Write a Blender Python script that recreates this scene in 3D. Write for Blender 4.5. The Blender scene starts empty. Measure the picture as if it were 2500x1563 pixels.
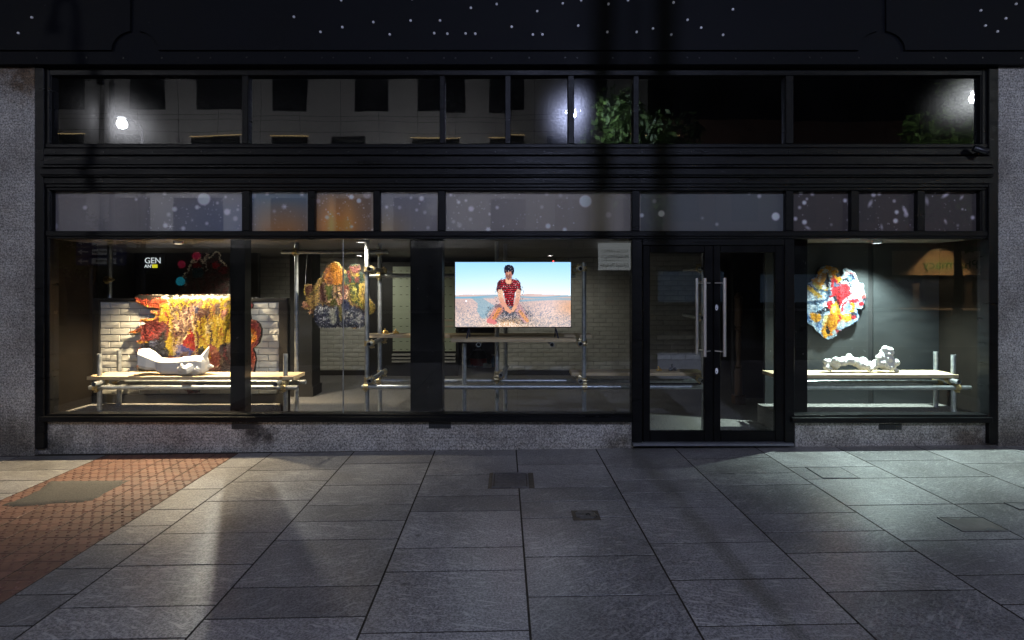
import bpy, math, random
import numpy as np
from mathutils import Vector, Matrix, noise as mnoise

R = math.radians
S = bpy.context.scene
COL = S.collection
random.seed(7)
rng = np.random.default_rng(7)

# ------------------------------------------------------------------ camera
F_PX, EYE, CAM_Y, CX, CY = 1425.0, 1.65, -5.85, 1250.0, 697.0     # photo is 2500 x 1563
cd = bpy.data.cameras.new('camera')
cam = bpy.data.objects.new('camera', cd); COL.objects.link(cam)
cam.location = (0, CAM_Y, EYE); cam.rotation_euler = (R(90), 0, 0)
cd.sensor_width = 36.0; cd.lens = F_PX / 2500 * 36.0
cd.shift_x = 0.0; cd.shift_y = (CY - 781.5) / 2500
cd.clip_start = 0.05; cd.clip_end = 1200
S.camera = cam

# ------------------------------------------------------------------ world: night sky
w = bpy.data.worlds.new('World'); S.world = w; w.use_nodes = True
wn = w.node_tree.nodes; wl = w.node_tree.links
bg = wn['Background']
sky = wn.new('ShaderNodeTexSky'); sky.sky_type = 'NISHITA'; sky.sun_disc = False
sky.sun_elevation = R(-6); sky.sun_rotation = R(200)
wl.new(sky.outputs[0], bg.inputs[0]); bg.inputs[1].default_value = 0.10
sd = bpy.data.lights.new('moon_light', 'SUN'); sd.energy = 0.02; sd.angle = R(12); sd.color = (0.75, 0.85, 1.0)
so = bpy.data.objects.new('moon_light', sd); COL.objects.link(so); so.rotation_euler = (R(48), 0, R(-20))

S.view_settings.view_transform = 'Standard'; S.view_settings.look = 'None'
S.view_settings.exposure = 0.0; S.view_settings.gamma = 1.0
S.render.engine = 'CYCLES'
S.cycles.use_denoising = True
S.cycles.max_bounces = 8; S.cycles.diffuse_bounces = 3; S.cycles.glossy_bounces = 4
S.cycles.transparent_max_bounces = 32
S.cycles.sample_clamp_indirect = 4.0
S.cycles.caustics_reflective = False; S.cycles.caustics_refractive = False

# ------------------------------------------------------------------ helpers
def P(px, py, Y):
    Z = Y - CAM_Y
    return Vector(((px - CX) / F_PX * Z, Y, EYE - (py - CY) / F_PX * Z))
def PX(px, Y): return (px - CX) / F_PX * (Y - CAM_Y)
def PZ(py, Y): return EYE - (py - CY) / F_PX * (Y - CAM_Y)
SLOPE = 0.0095
def gz(x): return SLOPE * max(-9, min(9, x))            # the pavement climbs gently along the shop
def srgb(r, g, b):
    f = lambda c: (c / 255 / 12.92) if c <= 10.3 else (((c / 255 + 0.055) / 1.055) ** 2.4)
    return (f(r), f(g), f(b))
def lin(a):
    a = np.asarray(a, float) / 255.0
    return np.where(a <= 0.04045, a / 12.92, ((a + 0.055) / 1.055) ** 2.4)

class MB:
    def __init__(self): self.v = []; self.f = []; self.c = None
    def box(self, x0, x1, y0, y1, z0, z1):
        n = len(self.v)
        self.v += [(x0,y0,z0),(x1,y0,z0),(x1,y1,z0),(x0,y1,z0),(x0,y0,z1),(x1,y0,z1),(x1,y1,z1),(x0,y1,z1)]
        self.f += [tuple(n+i for i in q) for q in ((0,3,2,1),(4,5,6,7),(0,1,5,4),(1,2,6,5),(2,3,7,6),(3,0,4,7))]
        return self
    def bbox(self, x0, x1, y0, y1, z0, z1, b=0.004):
        """box whose front (-Y) edges are chamfered"""
        n = len(self.v)
        self.v += [(x0+b,y0,z0+b),(x1-b,y0,z0+b),(x1-b,y0,z1-b),(x0+b,y0,z1-b),
                   (x0,y0+b,z0),(x1,y0+b,z0),(x1,y0+b,z1),(x0,y0+b,z1),
                   (x0,y1,z0),(x1,y1,z0),(x1,y1,z1),(x0,y1,z1)]
        q = [(0,1,2,3)]
        for i in range(4):
            j = (i+1) % 4
            q += [(i+4, j+4, j, i), (i+8, j+8, j+4, i+4)]
        q.append((11,10,9,8))
        self.f += [tuple(n+i for i in k) for k in q]
        return self
    def slab(self, pts, z0, z1f, b=0.004):
        """ground slab from 4 xy corners (counter-clockwise), chamfered top"""
        n = len(self.v)
        c = Vector((sum(p[0] for p in pts)/4, sum(p[1] for p in pts)/4))
        for (x, y) in pts: self.v.append((x, y, z1f(x, y) - 0.045))
        for (x, y) in pts: self.v.append((x, y, z1f(x, y) - b))
        for (x, y) in pts:
            d = (c - Vector((x, y))); d.normalize()
            xx, yy = x + d.x*b*1.6, y + d.y*b*1.6
            self.v.append((xx, yy, z1f(xx, yy)))
        for i in range(4):
            j = (i+1) % 4
            self.f += [(n+i, n+j, n+4+j, n+4+i), (n+4+i, n+4+j, n+8+j, n+8+i)]
        self.f.append((n+8, n+9, n+10, n+11)); self.f.append((n+3, n+2, n+1, n))
        return self
    def cyl(self, p0, p1, r, seg=16, r2=None, caps=True, inner=None):
        p0, p1 = Vector(p0), Vector(p1); r2 = r if r2 is None else r2
        d = (p1 - p0).normalized()
        a = d.orthogonal().normalized(); b = d.cross(a)
        n = len(self.v)
        for (p, rr) in ((p0, r), (p1, r2)):
            for i in range(seg):
                t = 2*math.pi*i/seg
                self.v.append(tuple(p + a*(math.cos(t)*rr) + b*(math.sin(t)*rr)))
        for i in range(seg):
            j = (i+1) % seg
            self.f.append((n+i, n+j, n+seg+j, n+seg+i))
        if inner:      # open tube with a wall
            m = len(self.v)
            for p, off in ((p0, 0), (p1, 0)):
                for i in range(seg):
                    t = 2*math.pi*i/seg
                    self.v.append(tuple(p + a*(math.cos(t)*inner) + b*(math.sin(t)*inner)))
            for i in range(seg):
                j = (i+1) % seg
                self.f.append((m+j, m+i, m+seg+i, m+seg+j))
                self.f.append((n+j, n+i, m+i, m+j))
                self.f.append((n+seg+i, n+seg+j, m+seg+j, m+seg+i))
        elif caps:
            self.f.append(tuple(n+i for i in reversed(range(seg))))
            self.f.append(tuple(n+seg+i for i in range(seg)))
        return self
    def tube(self, pts, radii, seg=10):
        pts = [Vector(p) for p in pts]; n0 = len(self.v)
        if not hasattr(radii, '__len__'): radii = [radii]*len(pts)
        a = None
        for k, p in enumerate(pts):
            d = (pts[min(k+1, len(pts)-1)] - pts[max(k-1, 0)]).normalized()
            if a is None: a = d.orthogonal().normalized()
            a = (a - d*a.dot(d)).normalized(); b = d.cross(a)
            for i in range(seg):
                t = 2*math.pi*i/seg
                self.v.append(tuple(p + a*(math.cos(t)*radii[k]) + b*(math.sin(t)*radii[k])))
        for k in range(len(pts)-1):
            for i in range(seg):
                j = (i+1) % seg
                self.f.append((n0+k*seg+i, n0+k*seg+j, n0+(k+1)*seg+j, n0+(k+1)*seg+i))
        self.f.append(tuple(n0+i for i in reversed(range(seg))))
        self.f.append(tuple(n0+(len(pts)-1)*seg+i for i in range(seg)))
        return self
    def lathe(self, c, prof, seg=24, axis='Z'):
        c = Vector(c); n0 = len(self.v)
        for (r, h) in prof:
            for i in range(seg):
                t = 2*math.pi*i/seg
                q = (math.cos(t)*r, math.sin(t)*r, h)
                if axis == 'Y': q = (q[0], -q[2], q[1])
                if axis == 'X': q = (q[2], q[0], q[1])
                self.v.append(tuple(c + Vector(q)))
        for k in range(len(prof)-1):
            for i in range(seg):
                j = (i+1) % seg
                self.f.append((n0+k*seg+i, n0+k*seg+j, n0+(k+1)*seg+j, n0+(k+1)*seg+i))
        self.f.append(tuple(n0+i for i in reversed(range(seg))))
        self.f.append(tuple(n0+(len(prof)-1)*seg+i for i in range(seg)))
        return self
    def prism(self, poly, y0, y1):
        """polygon in xz (list of (x,z)), extruded along y"""
        n = len(self.v); m = len(poly)
        for y in (y0, y1):
            for (x, z) in poly: self.v.append((x, y, z))
        for i in range(m):
            j = (i+1) % m
            self.f.append((n+i, n+m+i, n+m+j, n+j))
        self.f.append(tuple(n+i for i in range(m)))
        self.f.append(tuple(n+m+i for i in reversed(range(m))))
        return self
    def build(self, name, material, parent=None, smooth=False, loc=(0,0,0)):
        me = bpy.data.meshes.new(name)
        me.from_pydata([tuple(v) for v in self.v], [], self.f); me.update()
        return link(name, me, material, parent, smooth, loc)

ORG = {}
def link(name, me, material, parent=None, smooth=False, loc=(0,0,0)):
    o = bpy.data.objects.new(name, me); COL.objects.link(o)
    if material is not None and not me.materials: me.materials.append(M[material] if isinstance(material, str) else material)
    if smooth:
        me.polygons.foreach_set('use_smooth', [True]*len(me.polygons))
    loc = Vector(loc); ORG[o.name] = loc
    if parent is not None:
        o.parent = parent; o.location = loc - ORG[parent.name]
    else: o.location = loc
    return o
def smooth_by_angle(o, deg=35):
    me = o.data
    me.polygons.foreach_set('use_smooth', [True]*len(me.polygons))
    try:
        me.set_sharp_from_angle(angle=R(deg))
    except Exception: pass
def thing(name, label, cat, loc=(0,0,0), group=None):
    o = bpy.data.objects.new(name, None); COL.objects.link(o)
    o.empty_display_size = 0.1
    o.location = loc; ORG[o.name] = Vector(loc)
    return tag(o, label, cat, group)
def tag(o, label=None, cat=None, group=None, kind=None):
    if label: o['label'] = label
    if cat: o['category'] = cat
    if group: o['group'] = group
    if kind: o['kind'] = kind
    return o
def struct(o, label=None): return tag(o, label, kind='structure')
def cloud(name, verts, faces, cols, material, parent=None, loc=(0,0,0), attr='paint'):
    """mesh with one colour per face (linear rgb)"""
    me = bpy.data.meshes.new(name)
    me.from_pydata(verts, [], faces); me.update()
    ca = me.color_attributes.new(attr, 'FLOAT_COLOR', 'CORNER')
    tot = np.zeros(len(me.polygons), dtype=np.int32); me.polygons.foreach_get('loop_total', tot)
    c4 = np.ones((len(cols), 4), np.float32); c4[:, :3] = cols
    ca.data.foreach_set('color', np.repeat(c4, tot, axis=0).ravel())
    return link(name, me, material, parent, False, loc)
def text_mesh(name, body, size, material, parent, loc, rot, extrude=0.004, align='CENTER', sx=1.0, width=None):
    cu = bpy.data.curves.new(name, 'FONT'); cu.body = body; cu.size = size; cu.extrude = extrude
    cu.align_x = align; cu.align_y = 'CENTER'; cu.resolution_u = 3
    tmp = bpy.data.objects.new('tmp', cu); me = bpy.data.meshes.new_from_object(tmp); me.name = name
    bpy.data.objects.remove(tmp); me.materials.clear(); me.materials.append(M[material])
    if width:
        xs_ = [v.co.x for v in me.vertices]; sx = width/(max(xs_)-min(xs_))
    o = bpy.data.objects.new(name, me); COL.objects.link(o)
    o.parent = parent; o.location = Vector(loc) - ORG[parent.name]; o.rotation_euler = rot; o.scale = (sx, 1, 1)
    ORG[o.name] = Vector(loc)
    return o

# ------------------------------------------------------------------ materials
M = {}
def newmat(name):
    m = bpy.data.materials.new(name); m.use_nodes = True
    nt = m.node_tree; b = nt.nodes['Principled BSDF']; M[name] = m
    return m, nt, b
def nd(nt, t, **kw):
    n = nt.nodes.new(t)
    for k, v in kw.items():
        if k.startswith('i_'):
            key = k[2:]; key = int(key) if key.isdigit() else key.replace('_', ' ')
            n.inputs[key].default_value = v
        else: setattr(n, k, v)
    return n
def ramp(nt, a, b, ca, cb):
    r = nd(nt, 'ShaderNodeValToRGB'); e = r.color_ramp.elements
    e[0].position = a; e[1].position = b
    e[0].color = (*ca, 1) if len(ca) == 3 else ca; e[1].color = (*cb, 1) if len(cb) == 3 else cb
    return r
def simple(name, base, rough=0.6, metal=0.0, var=0.25, vscale=6.0, bump=0.0, bscale=60.0, spec=0.5, stretch=None, rvar=0.0, objvar=0.0):
    m, nt, b = newmat(name); L = nt.links
    geo = nd(nt, 'ShaderNodeNewGeometry'); vec = geo.outputs['Position']
    if stretch:
        mp = nd(nt, 'ShaderNodeMapping'); mp.inputs['Scale'].default_value = stretch
        L.new(vec, mp.inputs[0]); vec = mp.outputs[0]
    n1 = nd(nt, 'ShaderNodeTexNoise', i_Scale=vscale, i_Detail=6.0, i_Roughness=0.6); L.new(vec, n1.inputs['Vector'])
    lo = tuple(c*(1-var) for c in base); hi = tuple(min(1, c*(1+var)) for c in base)
    r = ramp(nt, 0.3, 0.7, lo, hi); L.new(n1.outputs['Fac'], r.inputs[0])
    col = r.outputs[0]
    if objvar:
        oi = nd(nt, 'ShaderNodeObjectInfo'); mr = nd(nt, 'ShaderNodeMapRange'); L.new(oi.outputs['Random'], mr.inputs[0])
        mr.inputs[3].default_value = 1-objvar; mr.inputs[4].default_value = 1+objvar
        hs = nd(nt, 'ShaderNodeHueSaturation'); L.new(col, hs.inputs['Color']); L.new(mr.outputs[0], hs.inputs['Value']); col = hs.outputs[0]
    L.new(col, b.inputs['Base Color'])
    b.inputs['Roughness'].default_value = rough; b.inputs['Metallic'].default_value = metal
    b.inputs['Specular IOR Level'].default_value = spec
    if rvar:
        mr = nd(nt, 'ShaderNodeMapRange'); L.new(n1.outputs['Fac'], mr.inputs[0])
        mr.inputs[1].default_value = 0.3; mr.inputs[2].default_value = 0.7
        mr.inputs[3].default_value = max(0.05, rough-rvar); mr.inputs[4].default_value = min(1, rough+rvar)
        L.new(mr.outputs[0], b.inputs['Roughness'])
    if bump:
        n2 = nd(nt, 'ShaderNodeTexNoise', i_Scale=bscale, i_Detail=5.0); L.new(vec, n2.inputs['Vector'])
        bp = nd(nt, 'ShaderNodeBump', i_Strength=bump, i_Distance=0.004); L.new(n2.outputs['Fac'], bp.inputs['Height'])
        L.new(bp.outputs[0], b.inputs['Normal'])
    return m
def flecks(name, scale, thr, col, stretch=(1,1,1)):
    nt = M[name].node_tree; L = nt.links; b = nt.nodes['Principled BSDF']; src = b.inputs['Base Color'].links[0].from_socket
    geo = nd(nt, 'ShaderNodeNewGeometry'); mp = nd(nt, 'ShaderNodeMapping'); mp.inputs['Scale'].default_value = stretch; L.new(geo.outputs['Position'], mp.inputs[0])
    n1 = nd(nt, 'ShaderNodeTexNoise', i_Scale=scale, i_Detail=2.0, i_Roughness=0.5, i_Distortion=1.2); L.new(mp.outputs[0], n1.inputs['Vector'])
    r = ramp(nt, thr, thr+0.025, (0,0,0), (1,1,1)); L.new(n1.outputs['Fac'], r.inputs[0])
    mx = nd(nt, 'ShaderNodeMix', data_type='RGBA', blend_type='MIX'); L.new(r.outputs[0], mx.inputs[0]); L.new(src, mx.inputs[6]); mx.inputs[7].default_value = (*col, 1)
    L.new(mx.outputs[2], b.inputs['Base Color'])
def emis(name, col, strength):
    m, nt, b = newmat(name)
    b.inputs['Base Color'].default_value = (*col, 1); b.inputs['Emission Color'].default_value = (*col, 1)
    b.inputs['Emission Strength'].default_value = strength; b.inputs['Roughness'].default_value = 0.4
    return m

simple('black_paint', (0.0055, 0.0057, 0.0064), 0.36, 0, 0.35, 3.0, 0.35, 40.0, 0.16, (0.6, 1, 9), 0.12)
simple('fascia_paint', (0.0055, 0.0062, 0.0085), 0.62, 0, 0.2, 1.2, 0.15, 25.0, 0.10, None, 0.08)
simple('door_paint', (0.0045, 0.0045, 0.005), 0.4, 0, 0.2, 6.0, 0.05, 90.0, 0.12, None, 0.08)
simple('white_ring', (0.75, 0.75, 0.78), 0.4)
simple('screw_steel', (0.02, 0.02, 0.02), 0.4, 0.3)
simple('galvanised', (0.42, 0.44, 0.45), 0.42, 0.75, 0.25, 22.0, 0.1, 120.0, 0.5, None, 0.12)
simple('zinc_gold', (0.62, 0.50, 0.28), 0.35, 0.85, 0.35, 60.0, 0.15, 200.0)
simple('tube_dark', (0.02, 0.02, 0.02), 0.8)
simple('plaster', (0.82, 0.80, 0.76), 0.55, 0, 0.05, 12.0, 0.25, 45.0)
simple('brick_white', (0.62, 0.60, 0.54), 0.5, 0, 0.10, 9.0, 0.5, 55.0, 0.5, None, 0.1, 0.07)
simple('brick_mortar', (0.42, 0.40, 0.36), 0.8, 0, 0.12, 14.0, 0.2, 80.0)
simple('dark_panel', (0.021, 0.023, 0.0245), 0.5, 0, 0.18, 2.5, 0.2, 30.0, 0.5, (1, 1, 7), 0.08)
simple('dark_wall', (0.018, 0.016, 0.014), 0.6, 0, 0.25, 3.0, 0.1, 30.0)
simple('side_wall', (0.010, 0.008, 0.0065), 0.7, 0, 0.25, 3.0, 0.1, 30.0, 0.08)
simple('brown_wall', (0.22, 0.16, 0.12), 0.7, 0, 0.15, 3.0)
simple('ceiling_paint', (0.13, 0.12, 0.105), 0.7, 0, 0.2, 4.0)
simple('void_black', (0.006, 0.006, 0.007), 0.8)
simple('column_paint', (0.006, 0.006, 0.006), 0.35, 0, 0.3, 8.0, 0.25, 60.0, 0.12, None, 0.1)
simple('chrome', (0.85, 0.80, 0.77), 0.34, 0.85, 0.05, 3.0)
simple('plastic_black', (0.012, 0.012, 0.014), 0.35)
simple('plastic_navy', (0.015, 0.018, 0.05), 0.35)
simple('vacuum_red', (0.45, 0.02, 0.025), 0.3)
simple('bottle_blue', (0.06, 0.22, 0.5), 0.3)
simple('cloth_pale', (0.55, 0.56, 0.52), 0.8)
simple('cream_board', (0.46, 0.50, 0.36), 0.5, 0, 0.04, 3.0)
simple('gold_bronze', (0.75, 0.48, 0.14), 0.3, 0.9, 0.3, 40.0)
simple('pewter', (0.18, 0.18, 0.19), 0.35, 0.85, 0.3, 40.0)
simple('oak_dark', (0.12, 0.07, 0.04), 0.45, 0, 0.35, 5.0, 0.1, 40.0, 0.5, (8, 8, 1))
simple('cast_iron', (0.18, 0.175, 0.18), 0.38, 0.7, 0.35, 30.0, 0.3, 120.0)
simple('mortar_fill', (0.075, 0.062, 0.045), 0.9, 0, 0.35, 25.0, 0.5, 120.0)
simple('joint_mortar', (0.035, 0.03, 0.024), 0.9, 0, 0.4, 20.0, 0.5, 120.0, 0.2)
simple('threshold_metal', (0.20, 0.21, 0.24), 0.4, 0.4, 0.2, 10.0)
simple('tactile_red', (0.145, 0.072, 0.052), 0.62, 0, 0.28, 16.0, 0.45, 140.0, 0.4, None, 0.1, 0.16)
simple('asphalt', (0.055, 0.05, 0.044), 0.85, 0, 0.5, 90.0, 0.9, 150.0)
simple('road_asphalt', (0.045, 0.045, 0.047), 0.75, 0, 0.3, 30.0, 0.5, 90.0)
simple('kerb_stone', (0.15, 0.135, 0.12), 0.75, 0, 0.2, 12.0, 0.3, 60.0)
simple('bark', (0.06, 0.045, 0.03), 0.9, 0, 0.4, 10.0, 0.6, 30.0)
simple('leaf_green', (0.10, 0.18, 0.03), 0.6, 0, 0.5, 3.0)
simple('pole_steel', (0.10, 0.10, 0.11), 0.5, 0.3)
simple('cladding', (0.50, 0.48, 0.47), 0.6, 0, 0.07, 0.6)
simple('cladding_dark', (0.05, 0.048, 0.05), 0.6, 0, 0.1, 0.6)
simple('shop_dark', (0.03, 0.03, 0.035), 0.4)
simple('window_dark', (0.012, 0.014, 0.018), 0.12)
simple('sign_blue', (0.02, 0.03, 0.14), 0.5)
simple('sign_white', (0.75, 0.75, 0.75), 0.5)
simple('letter_green', (0.02, 0.10, 0.03), 0.5)
simple('letter_dark', (0.02, 0.05, 0.05), 0.5)
simple('fascia_cream', (0.62, 0.50, 0.36), 0.6)
simple('teal_poster', (0.01, 0.045, 0.06), 0.4)
simple('red_badge', (0.5, 0.02, 0.03), 0.4)
simple('brick_far', (0.20, 0.10, 0.07), 0.8)
emis('lit_sign_white', (0.85, 0.92, 0.95), 1.7)
emis('lit_window_cool', (0.35, 0.55, 0.85), 0.2)
emis('lit_gold', (1.0, 0.72, 0.35), 2.2)
emis('lit_letters', (0.9, 0.97, 1.0), 0.6)
emis('lit_yellow', (0.9, 0.8, 0.03), 0.8)
emis('lit_red', (1.0, 0.05, 0.04), 12.0)
emis('lit_teal', (0.03, 0.55, 0.75), 1.8)
emis('lit_crimson', (0.8, 0.04, 0.12), 0.9)
emis('lens_warm', (1.0, 0.80, 0.50), 9.0)
emis('lens_cool', (0.85, 1.0, 0.98), 9.0)
emis('lens_neutral', (1.0, 0.92, 0.78), 9.0)
emis('lens_street', (0.9, 0.96, 1.0), 40.0)

flecks('column_paint', 26.0, 0.735, (0.22,0.21,0.2), (1,1,0.6)); flecks('black_paint', 34.0, 0.75, (0.06,0.06,0.06), (0.5,1,1.6)); flecks('fascia_paint', 30.0, 0.76, (0.06,0.06,0.06)); flecks('dark_panel', 30.0, 0.74, (0.14,0.14,0.14))

# paint-by-face colours (printed film, screen, yarn)
def painted(name, rough=0.6, emission=0.0, spec=0.3, sheen=0.0):
    m, nt, b = newmat(name); L = nt.links
    a = nd(nt, 'ShaderNodeVertexColor'); a.layer_name = 'paint'
    b.inputs['Roughness'].default_value = rough; b.inputs['Specular IOR Level'].default_value = spec
    if emission:
        b.inputs['Base Color'].default_value = (0.01, 0.01, 0.01, 1)
        L.new(a.outputs[0], b.inputs['Emission Color']); b.inputs['Emission Strength'].default_value = emission
    else: L.new(a.outputs[0], b.inputs['Base Color'])
    if sheen: b.inputs['Sheen Weight'].default_value = sheen
    return m
painted('printed_film', 0.6)
painted('screen', 0.3, 1.5)
painted('yarn', 0.55, 0, 0.45, 0.15)

# glass: clear pane with faint dust, mirror reflection by angle
def glass(name, dust=0.012, haze=0.02, haze_rough=0.22, tint=(0.93, 0.96, 0.95), wob=0.0):
    m = bpy.data.materials.new(name); m.use_nodes = True; M[name] = m
    nt = m.node_tree; nt.nodes.clear(); L = nt.links
    out = nd(nt, 'ShaderNodeOutputMaterial')
    tr = nd(nt, 'ShaderNodeBsdfTransparent'); tr.inputs[0].default_value = (*tint, 1)
    gl = nd(nt, 'ShaderNodeBsdfGlossy'); gl.inputs['Roughness'].default_value = 0.0
    hz = nd(nt, 'ShaderNodeBsdfGlossy'); hz.distribution = 'BECKMANN'; hz.inputs['Roughness'].default_value = haze_rough
    df = nd(nt, 'ShaderNodeBsdfDiffuse'); df.inputs[0].default_value = (0.6, 0.6, 0.6, 1)
    lw = nd(nt, 'ShaderNodeLayerWeight', i_Blend=0.5)
    p = nd(nt, 'ShaderNodeMath', operation='POWER'); p.inputs[1].default_value = 5.0; L.new(lw.outputs['Facing'], p.inputs[0])
    ma = nd(nt, 'ShaderNodeMath', operation='MULTIPLY_ADD'); ma.inputs[1].default_value = 0.9; ma.inputs[2].default_value = 0.075
    L.new(p.outputs[0], ma.inputs[0])
    geo = nd(nt, 'ShaderNodeNewGeometry')
    n1 = nd(nt, 'ShaderNodeTexNoise', i_Scale=55.0, i_Detail=6.0, i_Roughness=0.75); L.new(geo.outputs['Position'], n1.inputs['Vector'])
    n2 = nd(nt, 'ShaderNodeTexNoise', i_Scale=2.2, i_Detail=4.0); L.new(geo.outputs['Position'], n2.inputs['Vector'])
    mr = nd(nt, 'ShaderNodeMapRange'); mr.inputs[1].default_value = 0.45; mr.inputs[2].default_value = 0.8; mr.inputs[3].default_value = 0.6; mr.inputs[4].default_value = 2.2
    L.new(n1.outputs['Fac'], mr.inputs[0])
    mu = nd(nt, 'ShaderNodeMath', operation='MULTIPLY'); L.new(mr.outputs[0], mu.inputs[0]); L.new(n2.outputs['Fac'], mu.inputs[1])
    d1 = nd(nt, 'ShaderNodeMath', operation='MULTIPLY'); d1.inputs[1].default_value = dust*2; L.new(mu.outputs[0], d1.inputs[0])
    h1 = nd(nt, 'ShaderNodeMath', operation='MULTIPLY'); h1.inputs[1].default_value = haze*2; L.new(mu.outputs[0], h1.inputs[0])
    m1 = nd(nt, 'ShaderNodeMixShader'); L.new(ma.outputs[0], m1.inputs[0]); L.new(tr.outputs[0], m1.inputs[1]); L.new(gl.outputs[0], m1.inputs[2])
    m2 = nd(nt, 'ShaderNodeMixShader'); L.new(h1.outputs[0], m2.inputs[0]); L.new(m1.outputs[0], m2.inputs[1]); L.new(hz.outputs[0], m2.inputs[2])
    m3 = nd(nt, 'ShaderNodeMixShader'); L.new(d1.outputs[0], m3.inputs[0]); L.new(m2.outputs[0], m3.inputs[1]); L.new(df.outputs[0], m3.inputs[2])
    if wob:
        n3 = nd(nt, 'ShaderNodeTexNoise', i_Scale=1.1, i_Detail=1.0); L.new(geo.outputs['Position'], n3.inputs['Vector'])
        bp = nd(nt, 'ShaderNodeBump', i_Strength=1.0, i_Distance=wob); L.new(n3.outputs['Fac'], bp.inputs['Height'])
        L.new(bp.outputs[0], gl.inputs['Normal'])
    L.new(m3.outputs[0], out.inputs[0])
    return m
glass('glass_clear', 0.0015, 0.002, 0.2)
glass('glass_dusty', 0.003, 0.011, 0.15, (0.80, 0.83, 0.83), 0.0016)
glass('glass_film', 0.002, 0.004, 0.25)

def stone_slab():
    m, nt, b = newmat('slab_stone'); L = nt.links
    geo = nd(nt, 'ShaderNodeNewGeometry'); oi = nd(nt, 'ShaderNodeObjectInfo')
    rot = nd(nt, 'ShaderNodeVectorRotate'); rot.rotation_type = 'Z_AXIS'
    mr = nd(nt, 'ShaderNodeMapRange'); mr.inputs[3].default_value = -0.9; mr.inputs[4].default_value = 0.5; L.new(oi.outputs['Random'], mr.inputs[0])
    L.new(geo.outputs['Position'], rot.inputs['Vector']); L.new(mr.outputs[0], rot.inputs['Angle'])
    mp = nd(nt, 'ShaderNodeMapping'); mp.inputs['Scale'].default_value = (6, 30, 20); L.new(rot.outputs[0], mp.inputs[0])
    fl = nd(nt, 'ShaderNodeTexNoise', i_Scale=1.6, i_Detail=3.0, i_Roughness=0.6); L.new(mp.outputs[0], fl.inputs['Vector'])
    fr = ramp(nt, 0.575, 0.66, (0,0,0), (1,1,1)); L.new(fl.outputs['Fac'], fr.inputs[0])
    gr = nd(nt, 'ShaderNodeTexNoise', i_Scale=78.0, i_Detail=6.0, i_Roughness=0.85); L.new(geo.outputs['Position'], gr.inputs['Vector'])
    gm = ramp(nt, 0.42, 0.59, (0.075, 0.073, 0.077), (0.40, 0.39, 0.39)); L.new(gr.outputs['Fac'], gm.inputs[0])
    st = nd(nt, 'ShaderNodeTexNoise', i_Scale=1.7, i_Detail=5.0, i_Roughness=0.65); L.new(geo.outputs['Position'], st.inputs['Vector'])
    sr = ramp(nt, 0.3, 0.68, (0.62, 0.60, 0.58), (1.1, 1.1, 1.1)); L.new(st.outputs['Fac'], sr.inputs[0])
    mx = nd(nt, 'ShaderNodeMix', data_type='RGBA', blend_type='MIX'); mx.inputs[0].default_value = 0
    fm = nd(nt, 'ShaderNodeMath', operation='MULTIPLY'); fm.inputs[1].default_value = 0.7; L.new(fr.outputs[0], fm.inputs[0])
    L.new(fm.outputs[0], mx.inputs[0]); L.new(gm.outputs[0], mx.inputs[6]); mx.inputs[7].default_value = (0.5, 0.49, 0.47, 1)
    mu = nd(nt, 'ShaderNodeMix', data_type='RGBA', blend_type='MULTIPLY'); mu.inputs[0].default_value = 1
    L.new(mx.outputs[2], mu.inputs[6]); L.new(sr.outputs[0], mu.inputs[7])
    mv = nd(nt, 'ShaderNodeMapRange'); mv.inputs[3].default_value = 0.74; mv.inputs[4].default_value = 1.2; L.new(oi.outputs['Random'], mv.inputs[0])
    hs = nd(nt, 'ShaderNodeHueSaturation'); L.new(mu.outputs[2], hs.inputs['Color']); L.new(mv.outputs[0], hs.inputs['Value'])
    vo = nd(nt, 'ShaderNodeTexVoronoi', i_Scale=3.3, i_Randomness=1.0); L.new(geo.outputs['Position'], vo.inputs['Vector'])
    vr = ramp(nt, 0.045, 0.075, (0.45, 0.44, 0.43), (1, 1, 1)); L.new(vo.outputs['Distance'], vr.inputs[0])
    gum = nd(nt, 'ShaderNodeMix', data_type='RGBA', blend_type='MULTIPLY'); gum.inputs[0].default_value = 0.8; L.new(hs.outputs[0], gum.inputs[6]); L.new(vr.outputs[0], gum.inputs[7])
    L.new(gum.outputs[2], b.inputs['Base Color'])
    rr = nd(nt, 'ShaderNodeMapRange'); b.inputs['Specular IOR Level'].default_value = 0.9; rr.inputs[3].default_value = 0.25; rr.inputs[4].default_value = 0.40; L.new(gr.outputs['Fac'], rr.inputs[0]); L.new(rr.outputs[0], b.inputs['Roughness'])
    bp = nd(nt, 'ShaderNodeBump', i_Strength=0.10, i_Distance=0.003); L.new(gr.outputs['Fac'], bp.inputs['Height']); L.new(bp.outputs[0], b.inputs['Normal'])
stone_slab()

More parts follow.
